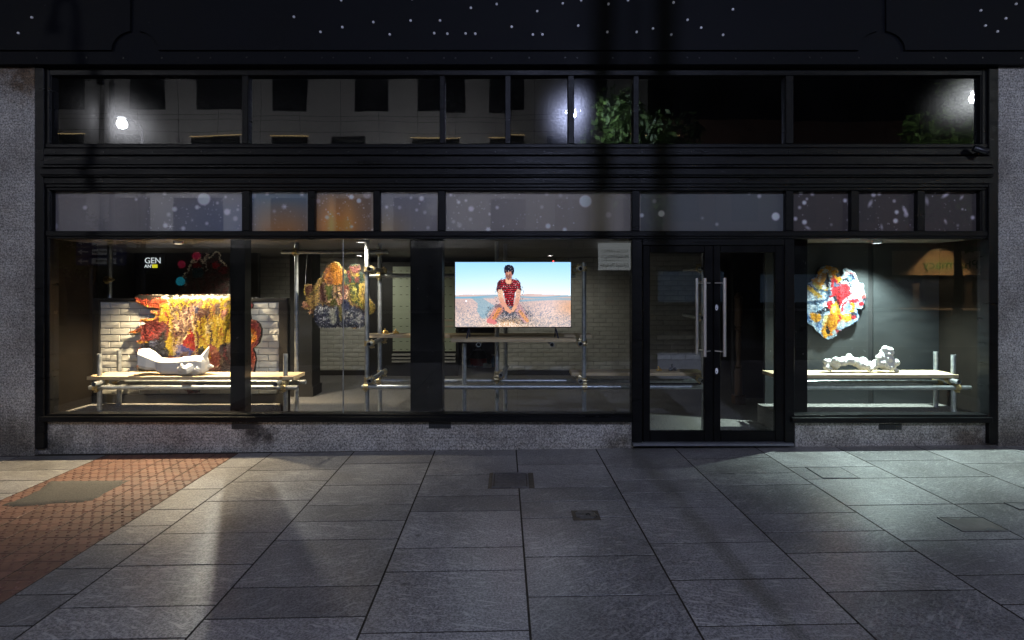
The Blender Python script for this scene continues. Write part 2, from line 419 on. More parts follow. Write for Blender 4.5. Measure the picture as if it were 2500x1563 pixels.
def pier_stone():
    m, nt, b = newmat('pier_stone'); L = nt.links
    geo = nd(nt, 'ShaderNodeNewGeometry')
    sx = nd(nt, 'ShaderNodeSeparateXYZ'); L.new(geo.outputs['Position'], sx.inputs[0])
    cx = nd(nt, 'ShaderNodeCombineXYZ'); L.new(sx.outputs[0], cx.inputs[0]); L.new(sx.outputs[2], cx.inputs[1])
    wob = nd(nt, 'ShaderNodeTexNoise', i_Scale=9.0); L.new(geo.outputs['Position'], wob.inputs['Vector'])
    va = nd(nt, 'ShaderNodeVectorMath', operation='SCALE'); va.inputs['Scale'].default_value = 0.006; L.new(wob.outputs['Color'], va.inputs[0])
    vb = nd(nt, 'ShaderNodeVectorMath', operation='ADD'); L.new(cx.outputs[0], vb.inputs[0]); L.new(va.outputs[0], vb.inputs[1])
    br = nd(nt, 'ShaderNodeTexBrick'); br.offset = 0.37; br.offset_frequency = 2; br.squash = 0.7; br.squash_frequency = 3
    br.inputs['Color1'].default_value = (0.9, 0.9, 0.9, 1); br.inputs['Color2'].default_value = (1.05, 1.03, 1.0, 1); br.inputs['Mortar'].default_value = (0.52, 0.51, 0.5, 1)
    br.inputs['Scale'].default_value = 1.0; br.inputs['Mortar Size'].default_value = 0.0013; br.inputs['Brick Width'].default_value = 0.15; br.inputs['Row Height'].default_value = 0.031
    br.inputs['Mortar Smooth'].default_value = 0.3
    L.new(vb.outputs[0], br.inputs['Vector'])
    n1 = nd(nt, 'ShaderNodeTexNoise', i_Scale=62.0, i_Detail=6.0, i_Roughness=0.85); L.new(geo.outputs['Position'], n1.inputs['Vector'])
    r1 = ramp(nt, 0.40, 0.62, (0.085, 0.083, 0.08), (0.76, 0.74, 0.71)); L.new(n1.outputs['Fac'], r1.inputs[0])
    n2 = nd(nt, 'ShaderNodeTexNoise', i_Scale=1.6, i_Detail=6.0, i_Roughness=0.65); L.new(geo.outputs['Position'], n2.inputs['Vector'])
    r2 = ramp(nt, 0.34, 0.6, (0.58, 0.56, 0.54), (1, 1, 1)); L.new(n2.outputs['Fac'], r2.inputs[0])
    m1 = nd(nt, 'ShaderNodeMix', data_type='RGBA', blend_type='MULTIPLY'); m1.inputs[0].default_value = 1; L.new(r1.outputs[0], m1.inputs[6]); L.new(br.outputs[0], m1.inputs[7])
    m2 = nd(nt, 'ShaderNodeMix', data_type='RGBA', blend_type='MULTIPLY'); m2.inputs[0].default_value = 1; L.new(m1.outputs[2], m2.inputs[6]); L.new(r2.outputs[0], m2.inputs[7])
    col = m2.outputs[2]
    for (pos, r_in, r_out, tone) in (((-2.60, 0.02, 0.20), 0.05, 0.16, (0.16, 0.15, 0.15)), ((-2.45, 0.02, 0.13), 0.03, 0.12, (0.2, 0.19, 0.19)), ((-4.80, -0.03, 3.74), 0.10, 0.34, (0.34, 0.24, 0.16)), ((-5.0, -0.03, 3.9), 0.08, 0.3, (0.45, 0.33, 0.25)),
                                     ((1.05, 0.02, 0.05), 0.04, 0.2, (0.35, 0.33, 0.3)), ((-4.6, 0.02, 0.05), 0.06, 0.3, (0.3, 0.3, 0.3)), ((4.6, 0.02, 0.1), 0.06, 0.26, (0.35, 0.3, 0.26)), ((5.0, -0.03, 0.1), 0.1, 0.4, (0.4, 0.38, 0.36)), ((-5.0, -0.03, 0.05), 0.1, 0.4, (0.4, 0.38, 0.36))):
        ds_ = nd(nt, 'ShaderNodeVectorMath', operation='DISTANCE'); L.new(geo.outputs['Position'], ds_.inputs[0]); ds_.inputs[1].default_value = pos
        nz = nd(nt, 'ShaderNodeTexNoise', i_Scale=11.0, i_Detail=5.0, i_Roughness=0.7); L.new(geo.outputs['Position'], nz.inputs['Vector'])
        ma_ = nd(nt, 'ShaderNodeMath', operation='MULTIPLY_ADD'); ma_.inputs[1].default_value = (r_out-r_in)*2.2; L.new(nz.outputs['Fac'], ma_.inputs[0])
        sb_ = nd(nt, 'ShaderNodeMath', operation='SUBTRACT'); L.new(ds_.outputs['Value'], sb_.inputs[0]); sb_.inputs[1].default_value = (r_out-r_in)*1.1; L.new(sb_.outputs[0], ma_.inputs[2])
        rp = ramp(nt, r_in, r_out, tone, (1, 1, 1)); L.new(ma_.outputs[0], rp.inputs[0])
        mm = nd(nt, 'ShaderNodeMix', data_type='RGBA', blend_type='MULTIPLY'); mm.inputs[0].default_value = 1; L.new(col, mm.inputs[6]); L.new(rp.outputs[0], mm.inputs[7]); col = mm.outputs[2]
    L.new(col, b.inputs['Base Color']); b.inputs['Roughness'].default_value = 0.7
    ad = nd(nt, 'ShaderNodeMath', operation='MULTIPLY_ADD'); ad.inputs[1].default_value = 0.7; L.new(n1.outputs['Fac'], ad.inputs[0]); L.new(br.outputs['Color'], ad.inputs[2])
    bp = nd(nt, 'ShaderNodeBump', i_Strength=0.55, i_Distance=0.004); L.new(ad.outputs[0], bp.inputs['Height']); L.new(bp.outputs[0], b.inputs['Normal'])
pier_stone()

def timber():
    m, nt, b = newmat('timber'); L = nt.links
    geo = nd(nt, 'ShaderNodeNewGeometry')
    mp = nd(nt, 'ShaderNodeMapping'); mp.inputs['Scale'].default_value = (1.2, 22, 30); L.new(geo.outputs['Position'], mp.inputs[0])
    n1 = nd(nt, 'ShaderNodeTexNoise', i_Scale=2.0, i_Detail=5.0, i_Roughness=0.6, i_Distortion=0.6); L.new(mp.outputs[0], n1.inputs['Vector'])
    r1 = ramp(nt, 0.3, 0.72, (0.46, 0.33, 0.19), (0.70, 0.56, 0.36)); L.new(n1.outputs['Fac'], r1.inputs[0])
    kn = nd(nt, 'ShaderNodeTexVoronoi', i_Scale=3.1); L.new(geo.outputs['Position'], kn.inputs['Vector'])
    kr = ramp(nt, 0.03, 0.085, (0.35, 0.22, 0.12), (1, 1, 1)); L.new(kn.outputs['Distance'], kr.inputs[0])
    mu = nd(nt, 'ShaderNodeMix', data_type='RGBA', blend_type='MULTIPLY'); mu.inputs[0].default_value = 1; L.new(r1.outputs[0], mu.inputs[6]); L.new(kr.outputs[0], mu.inputs[7])
    L.new(mu.outputs[2], b.inputs['Base Color']); b.inputs['Roughness'].default_value = 0.6
timber()
def carpet():
    m, nt, b = newmat('carpet'); L = nt.links
    geo = nd(nt, 'ShaderNodeNewGeometry')
    n1 = nd(nt, 'ShaderNodeTexNoise', i_Scale=65.0, i_Detail=5.0, i_Roughness=0.85); L.new(geo.outputs['Position'], n1.inputs['Vector'])
    r1 = ramp(nt, 0.40, 0.62, (0.04, 0.038, 0.036), (0.30, 0.28, 0.26)); L.new(n1.outputs['Fac'], r1.inputs[0])
    L.new(r1.outputs[0], b.inputs['Base Color']); b.inputs['Roughness'].default_value = 0.95
    bp = nd(nt, 'ShaderNodeBump', i_Strength=0.6, i_Distance=0.004); L.new(n1.outputs['Fac'], bp.inputs['Height']); L.new(bp.outputs[0], b.inputs['Normal'])
carpet()

# ------------------------------------------------------------------ ground
def on_ground(px, py):
    a = (py - CY)/F_PX + SLOPE*(px - CX)/F_PX
    Z = EYE/a
    return (px - CX)/F_PX*Z, Z + CAM_Y
TH = 0.0147                                           # the paving runs a touch off square to the shop
def uv2xy(u, v): return (u - TH*v, v + TH*u)
def xy2uv(x, y): return (x + TH*y, y - TH*x)
gtop = lambda x, y: gz(x)

g = MB(); xs = [-60, -9, 9, 60]
def strip_sheet(name, mat_, y0, y1, dz, x0=-60, x1=60):
    b = MB(); xs = [x0] + [x for x in (-9, 9) if x0 < x < x1] + [x1]
    for x in xs:
        b.v += [(x, y0, gz(x)+dz), (x, y1, gz(x)+dz)]
    for i in range(len(xs)-1): b.f.append((2*i, 2*i+2, 2*i+3, 2*i+1))
    return struct(b.build(name, mat_))
gr = MB(); gr.v = [(-400,-400,-0.45),(400,-400,-0.45),(400,400,-0.45),(-400,400,-0.45)]; gr.f = [(0,1,2,3)]
struct(gr.build('ground', 'road_asphalt'))
pavement = strip_sheet('pavement', 'joint_mortar', -9.0, 0.6, -0.0022)
strip_sheet('road', 'road_asphalt', -30.0, -9.15, -0.13)
strip_sheet('far_pavement', 'slab_stone', -34.2, -30.0, -0.01)
kb = MB()
for i in range(40):
    x0 = -24 + i*1.2
    if abs(x0) > 9: z0, z1 = gz(x0), gz(x0)
    kb.slab([(x0+0.004,-9.15),(x0+1.196,-9.15),(x0+1.196,-9.0),(x0+0.004,-9.0)], 0, lambda x, y: gz(x)-0.002)
struct(kb.build('kerb', 'kerb_stone'))

# slab courses read off the photograph: (px, py) of each cross joint, per column
def Z1(x, y): return (x/2.688, 1020 + y/2.688)
def Z2(x, y): return (800 + x/2.688, 1020 + y/2.688)
def Z3(x, y): return (1600 + x/2.688, 1020 + y/2.688)
UE = lambda px: (px - CX)/F_PX*5.85
cols = [
 (UE(-340), UE(-140), []), (UE(-140), UE(60), []),
 (UE(60), UE(266), [(170,1113),(100,1147.5),(60,1173.5),(-40,1205)]),
 (UE(584), UE(666), [Z1(1540,325),Z1(1320,468),Z1(1115,602),Z1(945,710),Z1(730,833),Z1(480,990),Z1(280,1160),Z1(70,1365)]),
 (UE(666), UE(865), [Z1(1960,343),Z1(1820,418),Z1(1680,545),Z1(1430,757),Z1(1180,967),Z1(870,1240),Z1(560,1456)]),
 (UE(865), UE(1062), [Z2(400,300),Z2(350,440),Z2(250,572),Z2(250,677),Z2(200,798),Z2(150,1104),Z2(100,1306)]),
 (UE(1062), UE(1260), [Z2(980,248),Z2(850,377),Z2(920,513),Z2(900,612),Z2(860,852),Z2(830,1005),Z2(770,1405)]),
 (UE(1260), UE(1455), [Z2(1500,307),Z2(1620,458),Z2(1600,548),Z2(1640,655),Z2(1720,908),Z2(1800,1168)]),
 (UE(1455), UE(1648), [Z3(150,330),Z3(200,405),Z3(250,490),Z3(350,585),Z3(450,818),Z3(600,1058),Z3(900,1358)]),
 (UE(1648), UE(1845.5), [Z3(620,262),Z3(700,364),Z3(800,441),Z3(950,627),Z3(1130,747),Z3(1310,882),Z3(1600,1135)]),
 (UE(1845.5), UE(2041), [Z3(1150,323),Z3(1250,400),Z3(1600,572),Z3(2000,803),Z3(2200,1030),Z3(2350,1225)]),
 (UE(2041), UE(2236), [Z3(1500,283),Z3(1900,390),Z3(2100,565)]),
 (UE(2236), UE(2442), [Z3(2000,203),Z3(2200,300)]),
 (UE(2442), UE(2640), []), (UE(2640), UE(2840), []),
]
slabs = []
lens_cycle = [0.62, 0.42, 0.78, 0.55, 0.47, 0.7]
def add_slab(u0, u1, v0, v1, gx=0.0062, gy=0.0058):
    jx = random.uniform(-0.0015, 0.0015)
    pts = [uv2xy(u0+gx, v0+gy), uv2xy(u1-gx, v0+gy+jx), uv2xy(u1-gx, v1-gy+jx), uv2xy(u0+gx, v1-gy)]
    dz = random.uniform(-0.0006, 0.0006); tx = random.uniform(-0.0008, 0.0008)
    cx_ = (u0+u1)/2
    b = MB().slab(pts, 0, lambda x, y: gz(x) + dz + tx*(x-cx_), 0.0003)
    o = b.build('slab', 'slab_stone', pavement); slabs.append(o)
    return o
for ci, (u0, u1, marks) in enumerate(cols):
    vs = [0.02]
    for mk in marks:
        x, y = on_ground(*mk); u, v = xy2uv(x, y)
        if v < vs[-1] - 0.08: vs.append(v)
    k = ci
    while vs[-1] > -6.2:
        vs.append(vs[-1] - lens_cycle[k % 6]); k += 2 if ci % 2 else 1
    for i in range(len(vs)-1): add_slab(u0, u1, vs[i+1], vs[i])
# tactile paving strip: small red block pavers with six blisters
TU0, TU1 = UE(266), UE(584); NC = 6; TW = (TU1-TU0)/NC; TD = 0.1135
def tile_mesh(k):
    rr = random.Random(k); b = MB()
    hw, hd = TW/2-0.0034, TD/2-0.0022
    b.slab([(-hw,-hd),(hw,-hd),(hw,hd),(-hw,hd)], 0, lambda x, y: 0.0, 0.003)
    for r_, off in ((-1, -0.018), (1, 0.018)):
        for c in (-1, 0, 1):
            x, y = c*TW/3 + off, r_*TD/4; rad = 0.0135; n = len(b.v)
            for rr_, h in ((rad, -0.001), (rad*0.62, 0.0052)):
                for i in range(7):
                    t = 2*math.pi*i/7
                    b.v.append((x+math.cos(t)*rr_, y+math.sin(t)*rr_, h))
            for i in range(7): b.f.append((n+i, n+(i+1)%7, n+7+(i+1)%7, n+7+i))
            b.f.append(tuple(n+7+i for i in range(7)))
    me = bpy.data.meshes.new('tactile_tile'); me.from_pydata(b.v, [], b.f); me.update(); me.materials.append(M['tactile_red'])
    return me
tmesh = [tile_mesh(k) for k in range(2)]
tact = struct(MB().slab([uv2xy(TU0,-6.2),uv2xy(TU1,-6.2),uv2xy(TU1,0.02),uv2xy(TU0,0.02)], 0, lambda x, y: gz(x)-0.0026).build('tactile_strip', 'joint_mortar'))
patch_px = [(1,1235),(40,1222),(95,1198),(122,1175.5),(230,1174),(321,1173),(285,1190),(225,1222),(205,1226),(130,1230),(95,1234),(40,1237)]
patch = [on_ground(*p) for p in patch_px]
def inside(x, y, poly):
    c = False; j = len(poly)-1
    for i in range(len(poly)):
        xi, yi = poly[i]; xj, yj = poly[j]
        if (yi > y) != (yj > y) and x < (xj-xi)*(y-yi)/(yj-yi)+xi: c = not c
        j = i
    return c
nrow = 0; v = 0.01
while v > -5.4:
    for c in range(NC):
        u = TU0 + (c+0.5)*TW; x, y = uv2xy(u, v - TD/2)
        hits = sum(inside(*uv2xy(u+du, v-TD/2+dv), patch) for du in (-0.08,0,0.08) for dv in (-0.03,0.03))
        if hits >= 6: continue
        o = bpy.data.objects.new('tactile_tile', tmesh[0]); COL.objects.link(o)
        o.parent = tact; o.location = (x, y, gz(x) + random.uniform(-0.0012, 0.0012))
        o.rotation_euler = (random.uniform(-0.004, 0.004), -SLOPE + random.uniform(-0.004, 0.004), TH + random.uniform(-0.006, 0.006))
    v -= TD; nrow += 1
pm = MB(); n = len(patch); pc = (sum(p[0] for p in patch)/n, sum(p[1] for p in patch)/n)
ring = []
for i in range(n):
    a, b_ = patch[i], patch[(i+1) % n]
    for t in (0, 0.25, 0.5, 0.75):
        ring.append((a[0]+(b_[0]-a[0])*t+random.uniform(-0.008,0.008), a[1]+(b_[1]-a[1])*t+random.uniform(-0.006,0.006)))
for k, (s, dz) in enumerate(((1.03, -0.008), (0.97, 0.005), (0.7, 0.009), (0.35, 0.008))):
    for (x, y) in ring:
        xx, yy = pc[0]+(x-pc[0])*s, pc[1]+(y-pc[1])*s
        pm.v.append((xx, yy, gz(xx)+dz+random.uniform(-0.0015,0.0015)))
nr = len(ring)
for k in range(3):
    for i in range(nr): pm.f.append((k*nr+i, k*nr+(i+1)%nr, (k+1)*nr+(i+1)%nr, (k+1)*nr+i))
pm.f.append(tuple(3*nr+i for i in range(nr)))
ap = pm.build('asphalt_patch', 'asphalt', tact, True)
ap['label'] = 'dark asphalt repair in the red tactile strip'

# utility covers set in the paving
def cover(px0, px1, py0, py1, label, style):
    c = on_ground((px0+px1)/2, (py0+py1)/2); zb = gz(c[0])
    x0, y1 = on_ground(px0, py1); xr, _ = on_ground(px1, py1); _, y2 = on_ground(px0, py0)
    hw, hd = (xr-x0)/2, (y2-y1)/2
    cx_, cy_ = (x0+xr)/2, (y1+y2)/2
    t = thing('utility_cover', label, 'utility cover', (cx_, cy_, zb), 'utility covers in the paving')
    def bb(a0, a1, b0, b1, z0, z1): return MB().box(cx_+a0, cx_+a1, cy_+b0, cy_+b1, zb+z0, zb+z1)
    if style == 'ribbed':
        bb(-hw-0.03, hw+0.045, -hd-0.005, hd+0.012, -0.012, 0.0035).build('bedding', 'mortar_fill', t)
        fr = MB()
        for a in ((-hw,-hw+0.014,-hd,hd),(hw-0.014,hw,-hd,hd),(-hw+0.014,hw-0.014,-hd,-hd+0.014),(-hw+0.014,hw-0.014,hd-0.014,hd)):
            fr.box(cx_+a[0],cx_+a[1],cy_+a[2],cy_+a[3],zb+0.0036,zb+0.011)
        fr.build('frame', 'cast_iron', t)
        bb(-hw+0.02, hw-0.02, -hd+0.02, hd-0.02, 0.0036, 0.006).build('lid', 'cast_iron', t)
        rb = MB(); r2 = random.Random(5); x = -hw+0.03
        while x < hw-0.035:
            y = -hd+0.03
            while y < hd-0.04:
                ln = r2.uniform(0.03, 0.11); y_1 = min(y+ln, hd-0.026)
                rb.box(cx_+x, cx_+x+0.008, cy_+y, cy_+y_1, zb+0.0061, zb+0.0105); y = y_1+0.012
            x += 0.0165
        rb.build('ribs', 'cast_iron', t)
    elif style == 'small':
        bb(-hw, hw, -hd, hd, -0.012, 0.0035).build('bedding', 'mortar_fill', t)
        poly = []
        w2, d2, ch = hw*0.72, hd*0.72, hd*0.3
        lid = MB(); pts = [(-w2+ch,-d2),(w2-ch,-d2),(w2,-d2+ch),(w2,d2-ch),(w2-ch,d2),(-w2+ch,d2),(-w2,d2-ch),(-w2,-d2+ch)]
        for z in (0.0036, 0.008):
            for (a, b_) in pts: lid.v.append((cx_+a, cy_+b_, zb+z))
        for i in range(8): lid.f.append((i,(i+1)%8,8+(i+1)%8,8+i))
        lid.f.append(tuple(range(8,16))); lid.build('lid', 'cast_iron', t)
        rb = MB()
        for i in range(6): rb.box(cx_-w2*0.9+i*0.011, cx_-w2*0.9+i*0.011+0.005, cy_-d2*0.6, cy_+d2*0.6, zb+0.0081, zb+0.012)
        for i in range(5): rb.cyl((cx_+0.0+i*0.02, cy_-d2*0.5, zb+0.010), (cx_-0.02+i*0.02, cy_+d2*0.5, zb+0.010), 0.003, 6)
        rb.build('ribs', 'cast_iron', t)
        MB().cyl((cx_+0.015, cy_, zb+0.0081),(cx_+0.015, cy_, zb+0.0125),0.016,12).build('keyhole','tube_dark',t)
    else:
        fr = MB(); e = 0.010
        for a in ((-hw,-hw+e,-hd,hd),(hw-e,hw,-hd,hd),(-hw+e,hw-e,-hd,-hd+e),(-hw+e,hw-e,hd-e,hd)):
            fr.box(cx_+a[0],cx_+a[1],cy_+a[2],cy_+a[3],zb-0.01,zb+0.005)
        fr.build('frame', 'cast_iron', t)
        bb(-hw+e+0.004, hw-e-0.004, -hd+e+0.004, hd-e-0.004, -0.01, 0.003).build('inset', 'slab_stone' if style == 'inset' else 'kerb_stone', t)
        for sgn in (1, -1):
            kh = MB(); n = 0; yy = sgn*(hd-e-0.005)
            kh.v += [(cx_-0.05*sgn-0.05, cy_+yy, zb+0.0045),(cx_-0.05*sgn+0.05, cy_+yy, zb+0.0045),(cx_-0.05*sgn, cy_+yy-sgn*0.035, zb+0.0045)]
            kh.f.append((n,n+1,n+2)); kh.build('lifting_notch', 'cast_iron', t)
cover(1200, 1292, 1157, 1193, 'ribbed square iron cover in the paving in front of the TV', 'ribbed')
cover(1400, 1468, 1248, 1271, 'small octagonal iron stopcock lid in the paving', 'small')
cover(2009, 2102, 1141, 1168.5, 'stone-inset steel cover nearest the right-hand window', 'inset')
cover(2350, 2472, 1264, 1299, 'brown steel-edged access cover towards the right edge', 'plain')
cover(2490, 2600, 1228, 1246, 'steel cover cut off by the right edge of the picture', 'inset')

# ------------------------------------------------------------------ facade masonry
def pier(px0, px1, label):
    Yf = -0.03
    x0, x1 = PX(px0, Yf), PX(px1, Yf)
    b = MB().box(x0, x1, Yf, 0.11, gz((x0+x1)/2)-0.1, 5.4)
    return tag(b.build('stone_pier', 'pier_stone'), label, 'pier', 'stone piers either side of the shopfront')
pier(-420, 84, 'grey textured stone pier left of the black shopfront')
pier(2438, 2920, 'grey textured stone pier right of the black shopfront')

def vent(parent, px0, px1, py0, py1):
    Y = 0.02
    a, c = P(px0, py1, Y-0.008), P(px1, py0, Y-0.008)
    v_ = MB(); v_.box(a.x, c.x, Y-0.006, Y+0.01, a.z, c.z)
    o = v_.build('air_vent', 'dark_panel', parent)
    l = MB(); n_ = 9
    for i in range(n_):
        x = a.x+0.01+(c.x-a.x-0.02)*i/n_
        l.box(x, x+0.012, Y-0.011, Y-0.0065, a.z+0.008, c.z-0.008)
    l.build('louvre', 'dark_panel', o)
def riser(px0, px1, py0, label):
    Yf = 0.02; x0, x1 = PX(px0, Yf), PX(px1, Yf)
    b = MB().box(x0, x1, Yf, 0.09, gz((x0+x1)/2)-0.06, PZ(py0, Yf))
    return tag(b.build('stall_riser', 'pier_stone'), label, 'stall riser', 'stone stall risers below the windows')
rl = riser(92, 1546, 1026, 'long low stone stall riser under the main display window')
vent(rl, 565, 621, 1033, 1048); vent(rl, 1047, 1101, 1031, 1046.5)
rr_ = riser(1941, 2424, 1026, 'short low stone stall riser under the right-hand window')
vent(rr_, 2147, 2202, 1035, 1050)

# fascia board
fas = thing('fascia_board', 'dark fascia board with scooped panels over the shopfront', 'fascia', (0, -0.1, PZ(157, -0.1)))
xL, xR = PX(-420, -0.1), PX(2920, -0.1)
MB().box(xL, xR, -0.10, 0.3, PZ(157, -0.1), 5.4).build('backing_board', 'fascia_paint', fas)
def arc(cx_, cy_, rx, ry, t0, t1, n=14):
    return [(cx_+rx*math.cos(t0+(t1-t0)*i/n), cy_-ry*math.sin(t0+(t1-t0)*i/n)) for i in range(n+1)]
YP = -0.128
def panel(poly): 
    pts = [(PX(x, YP), PZ(y, YP)) for (x, y) in poly]
    return MB().prism(pts, YP, -0.101).build('raised_panel', 'fascia_paint', fas)
h = math.pi/2
panel([(-420,-160),(318,-160)] + [(318,-100)] + arc(329,122,57,47,1.78,math.pi) + [(-420,122)])
panel([(340,-160),(2143,-160)] + arc(2153,122,56,47,1.78,math.pi) + list(arc(329,122,57,47,0,1.37)))
panel([(2163,-160),(2920,-160),(2920,122)] + list(arc(2153,122,57,47,0,1.37)))
def ring_mesh():
    b = MB(); seg = 12
    for (r_, y) in ((0.0115, 0), (0.0115, -0.012), (0.0055, -0.012), (0.0055, -0.002)):
        for i in range(seg):
            t = 2*math.pi*i/seg; b.v.append((math.cos(t)*r_, y, math.sin(t)*r_))
    for k in range(3):
        for i in range(seg):
            j = (i+1) % seg; b.f.append((k*seg+i, (k+1)*seg+i, (k+1)*seg+j, k*seg+j))
    b.f.append(tuple(3*seg+i for i in range(seg)))
    me = bpy.data.meshes.new('stud'); me.from_pydata(b.v, [], b.f); me.update(); me.materials.append(M['white_ring']); return me
rm = ring_mesh()
st = [(199,110),(116,206),(1810,106),(1973,199),(2108,170),(2100,5)]
st = [(x/2.52, y/2.52) for x, y in st]
st += [(800+x/2.52, y/2.52) for x, y in [(282,139),(511,129),(383,215),(692,129),(656,207),(737,210),(849,209),(909,210),(881,51),(1040,28),(1132,168),(1262,215),(1321,215),(1289,72),(1446,24),(1559,5),(1541,161),(1720,199),(1727,27),(1847,5),(1900,199),(2000,178),(2113,215),(2213,125),(2127,18),(520,-3)]]
st += [(1600+x/2.52, y/2.52) for x, y in [(280,173),(415,217),(475,60),(2216,27),(1999,67),(2153,116),(2027,160),(2102,196)]]
for (x, y) in st:
    o = bpy.data.objects.new('stud', rm); COL.objects.link(o); o.parent = fas
    o.location = P(x, y, YP-0.0005) - ORG[fas.name]; o.rotation_euler = (0, random.uniform(0, 6), 0)
def screw_mesh():
    b = MB().cyl((0,0.001,0),(0,-0.003,0),0.009,10,0.007); b.box(-0.006,0.006,-0.0036,-0.003,-0.001,0.001)
    me = bpy.data.meshes.new('screw'); me.from_pydata(b.v, [], b.f); me.update(); me.materials.append(M['screw_steel']); return me
sm_ = screw_mesh()
def screw(parent, px, py, Y):
    o = bpy.data.objects.new('screw', sm_); COL.objects.link(o); o.parent = parent
    o.location = P(px, py, Y) - ORG[parent.name]; o.rotation_euler = (0, random.uniform(0, 3), 0)
for x in (90,211,301,395,484,514,602,696,786,814,903,995,1084,1112,1200,1292,1380,1409,1496,1588,1678,1707,1796,1889,1977,2005,2097,2190,2279,2309,2399,2493):
    screw(fas, x, 141.5+random.uniform(-1.5,1.5), -0.1008)

# ------------------------------------------------------------------ shopfront joinery
sf = thing('shopfront', 'black painted timber shopfront frame with glazed lights', 'shopfront', (0, 0, 0))
def fb(name, px0, px1, py0, py1, Yf, Yb, mat_='black_paint', b=0.005, parent=None):
    a, c = P(px0, py1, Yf), P(px1, py0, Yf)
    return MB().bbox(a.x, c.x, Yf, Yb, a.z, c.z, b).build(name, mat_, parent or sf)
# jambs
fb('jamb', 84.5, 107, 157.5, 1096, -0.028, 0.12); fb('jamb', 107.6, 121, 159, 1024, 0.0, 0.12)
fb('jamb', 2415, 2437.5, 157.5, 1084, -0.028, 0.12); fb('jamb', 2398.5, 2414.5, 159, 583, 0.0, 0.12)
fb('head_rail', 121.5, 2398, 157.5, 184, 0.0, 0.12)
Ym, Yg = 0.006, 0.055
# clerestory lights
cler = [(125,590),(605,1073),(1086,1233),(1247,1387),(1402,1546),(1560,1919),(1938,2394)]
def mullions(spans, py0, py1, wname):
    for (a, b_) in zip(spans[:-1], spans[1:]): fb(wname, a[1], b_[0], py0, py1, Ym, 0.11)
    fb(wname, 121.5, spans[0][0], py0, py1, Ym+0.004, 0.11); fb(wname, spans[-1][1], 2398, py0, py1, Ym+0.004, 0.11)
mullions(cler, 184.5, 350.5, 'mullion')
def pane(px0, px1, py0, py1, mat_, parent=None, Y=Yg, m=5, tilt=0.0):
    a, c = P(px0-m, py1+m, Y), P(px1+m, py0-m, Y)
    b = MB(); b.v = [(a.x,Y,a.z),(c.x,Y,a.z),(c.x,Y,c.z),(a.x,Y,c.z)]; b.f = [(0,1,2,3)]
    if tilt:
        cx_ = (a.x+c.x)/2; cz = (a.z+c.z)/2; r2 = random.Random(int(px0)); tx, tz = r2.uniform(-tilt, tilt), r2.uniform(-tilt, tilt)
        b.v = [(x, y+(x-cx_)*tx+(z-cz)*tz, z) for (x, y, z) in b.v]
    return b.build('pane', mat_, parent or sf)
for (a, b_) in cler: pane(a, b_, 184.5, 350.5, 'glass_dusty', tilt=0.002)
# transom mouldings: (px extents, py0, py1, Yf)
for (x0, x1, y0, y1, yf) in ((101,2427,351,361,-0.012),(106,2424,361.4,378.5,-0.022),(106,2424,381,402,-0.034),(101,2426,402.4,409,-0.052),
                             (97,2427,411,427,-0.075),(99,2426,427.4,432,-0.055),(106,2424,434,449,-0.03),(110,2420,449.4,457.5,-0.02),(118,2406,457.9,465,-0.006)):
    fb('moulding', x0, x1, y0, y1, yf, 0.12, b=0.006)
fb('transom_backing', 108, 2414, 350.8, 465, 0.012, 0.11)
for i in range(20):
    screw(sf, 133+i*119.6, 371+random.uniform(-1,1), -0.0228); screw(sf, 131+i*119.6, 443+random.uniform(-1,1), -0.0308)
# film lights
film = [(125,590),(609,751),(768,911),(927,1069),(1087,1543),(1562,1919),(1938,2079),(2098,2241),(2259,2394)]
mullions(film, 465.4, 563.8, 'mullion')
for (a, b_) in film: pane(a, b_, 465.4, 563.8, 'glass_film', tilt=0.001)
fb('rail', 106, 2424, 564, 577, -0.012, 0.12); fb('rail', 110, 2420, 577.4, 583, -0.004, 0.12)
# main window posts, sills
fb('post', 1543, 1568, 583.4, 1089, -0.006, 0.12); fb('post', 1916.5, 1940, 583.4, 1087, -0.006, 0.12)
fb('door_head', 1568.4, 1916, 583.4, 599, 0.0, 0.12)
fb('bead', 112, 119.5, 583.4, 1012, 0.02, 0.10); fb('bead', 2413, 2419, 583.4, 1014, 0.021, 0.10)
fb('sill', 93, 1543, 1018, 1031, -0.05, 0.12); fb('sill', 104, 1542.6, 1011, 1017.6, -0.01, 0.12)
fb('sill', 1935, 2425, 1020, 1033, -0.05, 0.12); fb('sill', 1940.6, 2414, 1013, 1019.6, -0.01, 0.12)
pane(119, 837, 583, 1011, 'glass_clear', Y=0.03, m=3); pane(838.2, 1543, 583, 1011, 'glass_clear', Y=0.03, m=0.2)
fb('glass_joint', 836.6, 838.6, 583.4, 1011, 0.026, 0.038, 'galvanised', 0.0005)
pane(1940, 2414, 583, 1013, 'glass_clear', Y=0.03, m=3)

# printed film behind the middle row of lights: one snow scene per run of lights
def value_noise(w_, h_, cell, r):
    gw, gh = int(w_/cell)+3, int(h_/cell)+3
    g_ = r.random((gh, gw)); yy, xx = np.mgrid[0:h_, 0:w_]/cell
    x0, y0 = xx.astype(int), yy.astype(int); fx, fy = xx-x0, yy-y0
    fx = fx*fx*(3-2*fx); fy = fy*fy*(3-2*fy)
    return (g_[y0,x0]*(1-fx)+g_[y0,x0+1]*fx)*(1-fy)+(g_[y0+1,x0]*(1-fx)+g_[y0+1,x0+1]*fx)*fy
FX0, FY0, FS = 120, 460, 2.0                             # print resolution: 2 photo pixels per cell
FW, FH = int((2400-FX0)/FS)+1, 56
fy, fx = np.mgrid[0:FH, 0:FW]; sx_, sy_ = FX0+fx*FS, FY0+fy*FS
r1 = np.random.default_rng(3)
base = np.zeros((FH, FW, 3)) + np.array([104, 102, 106.0])
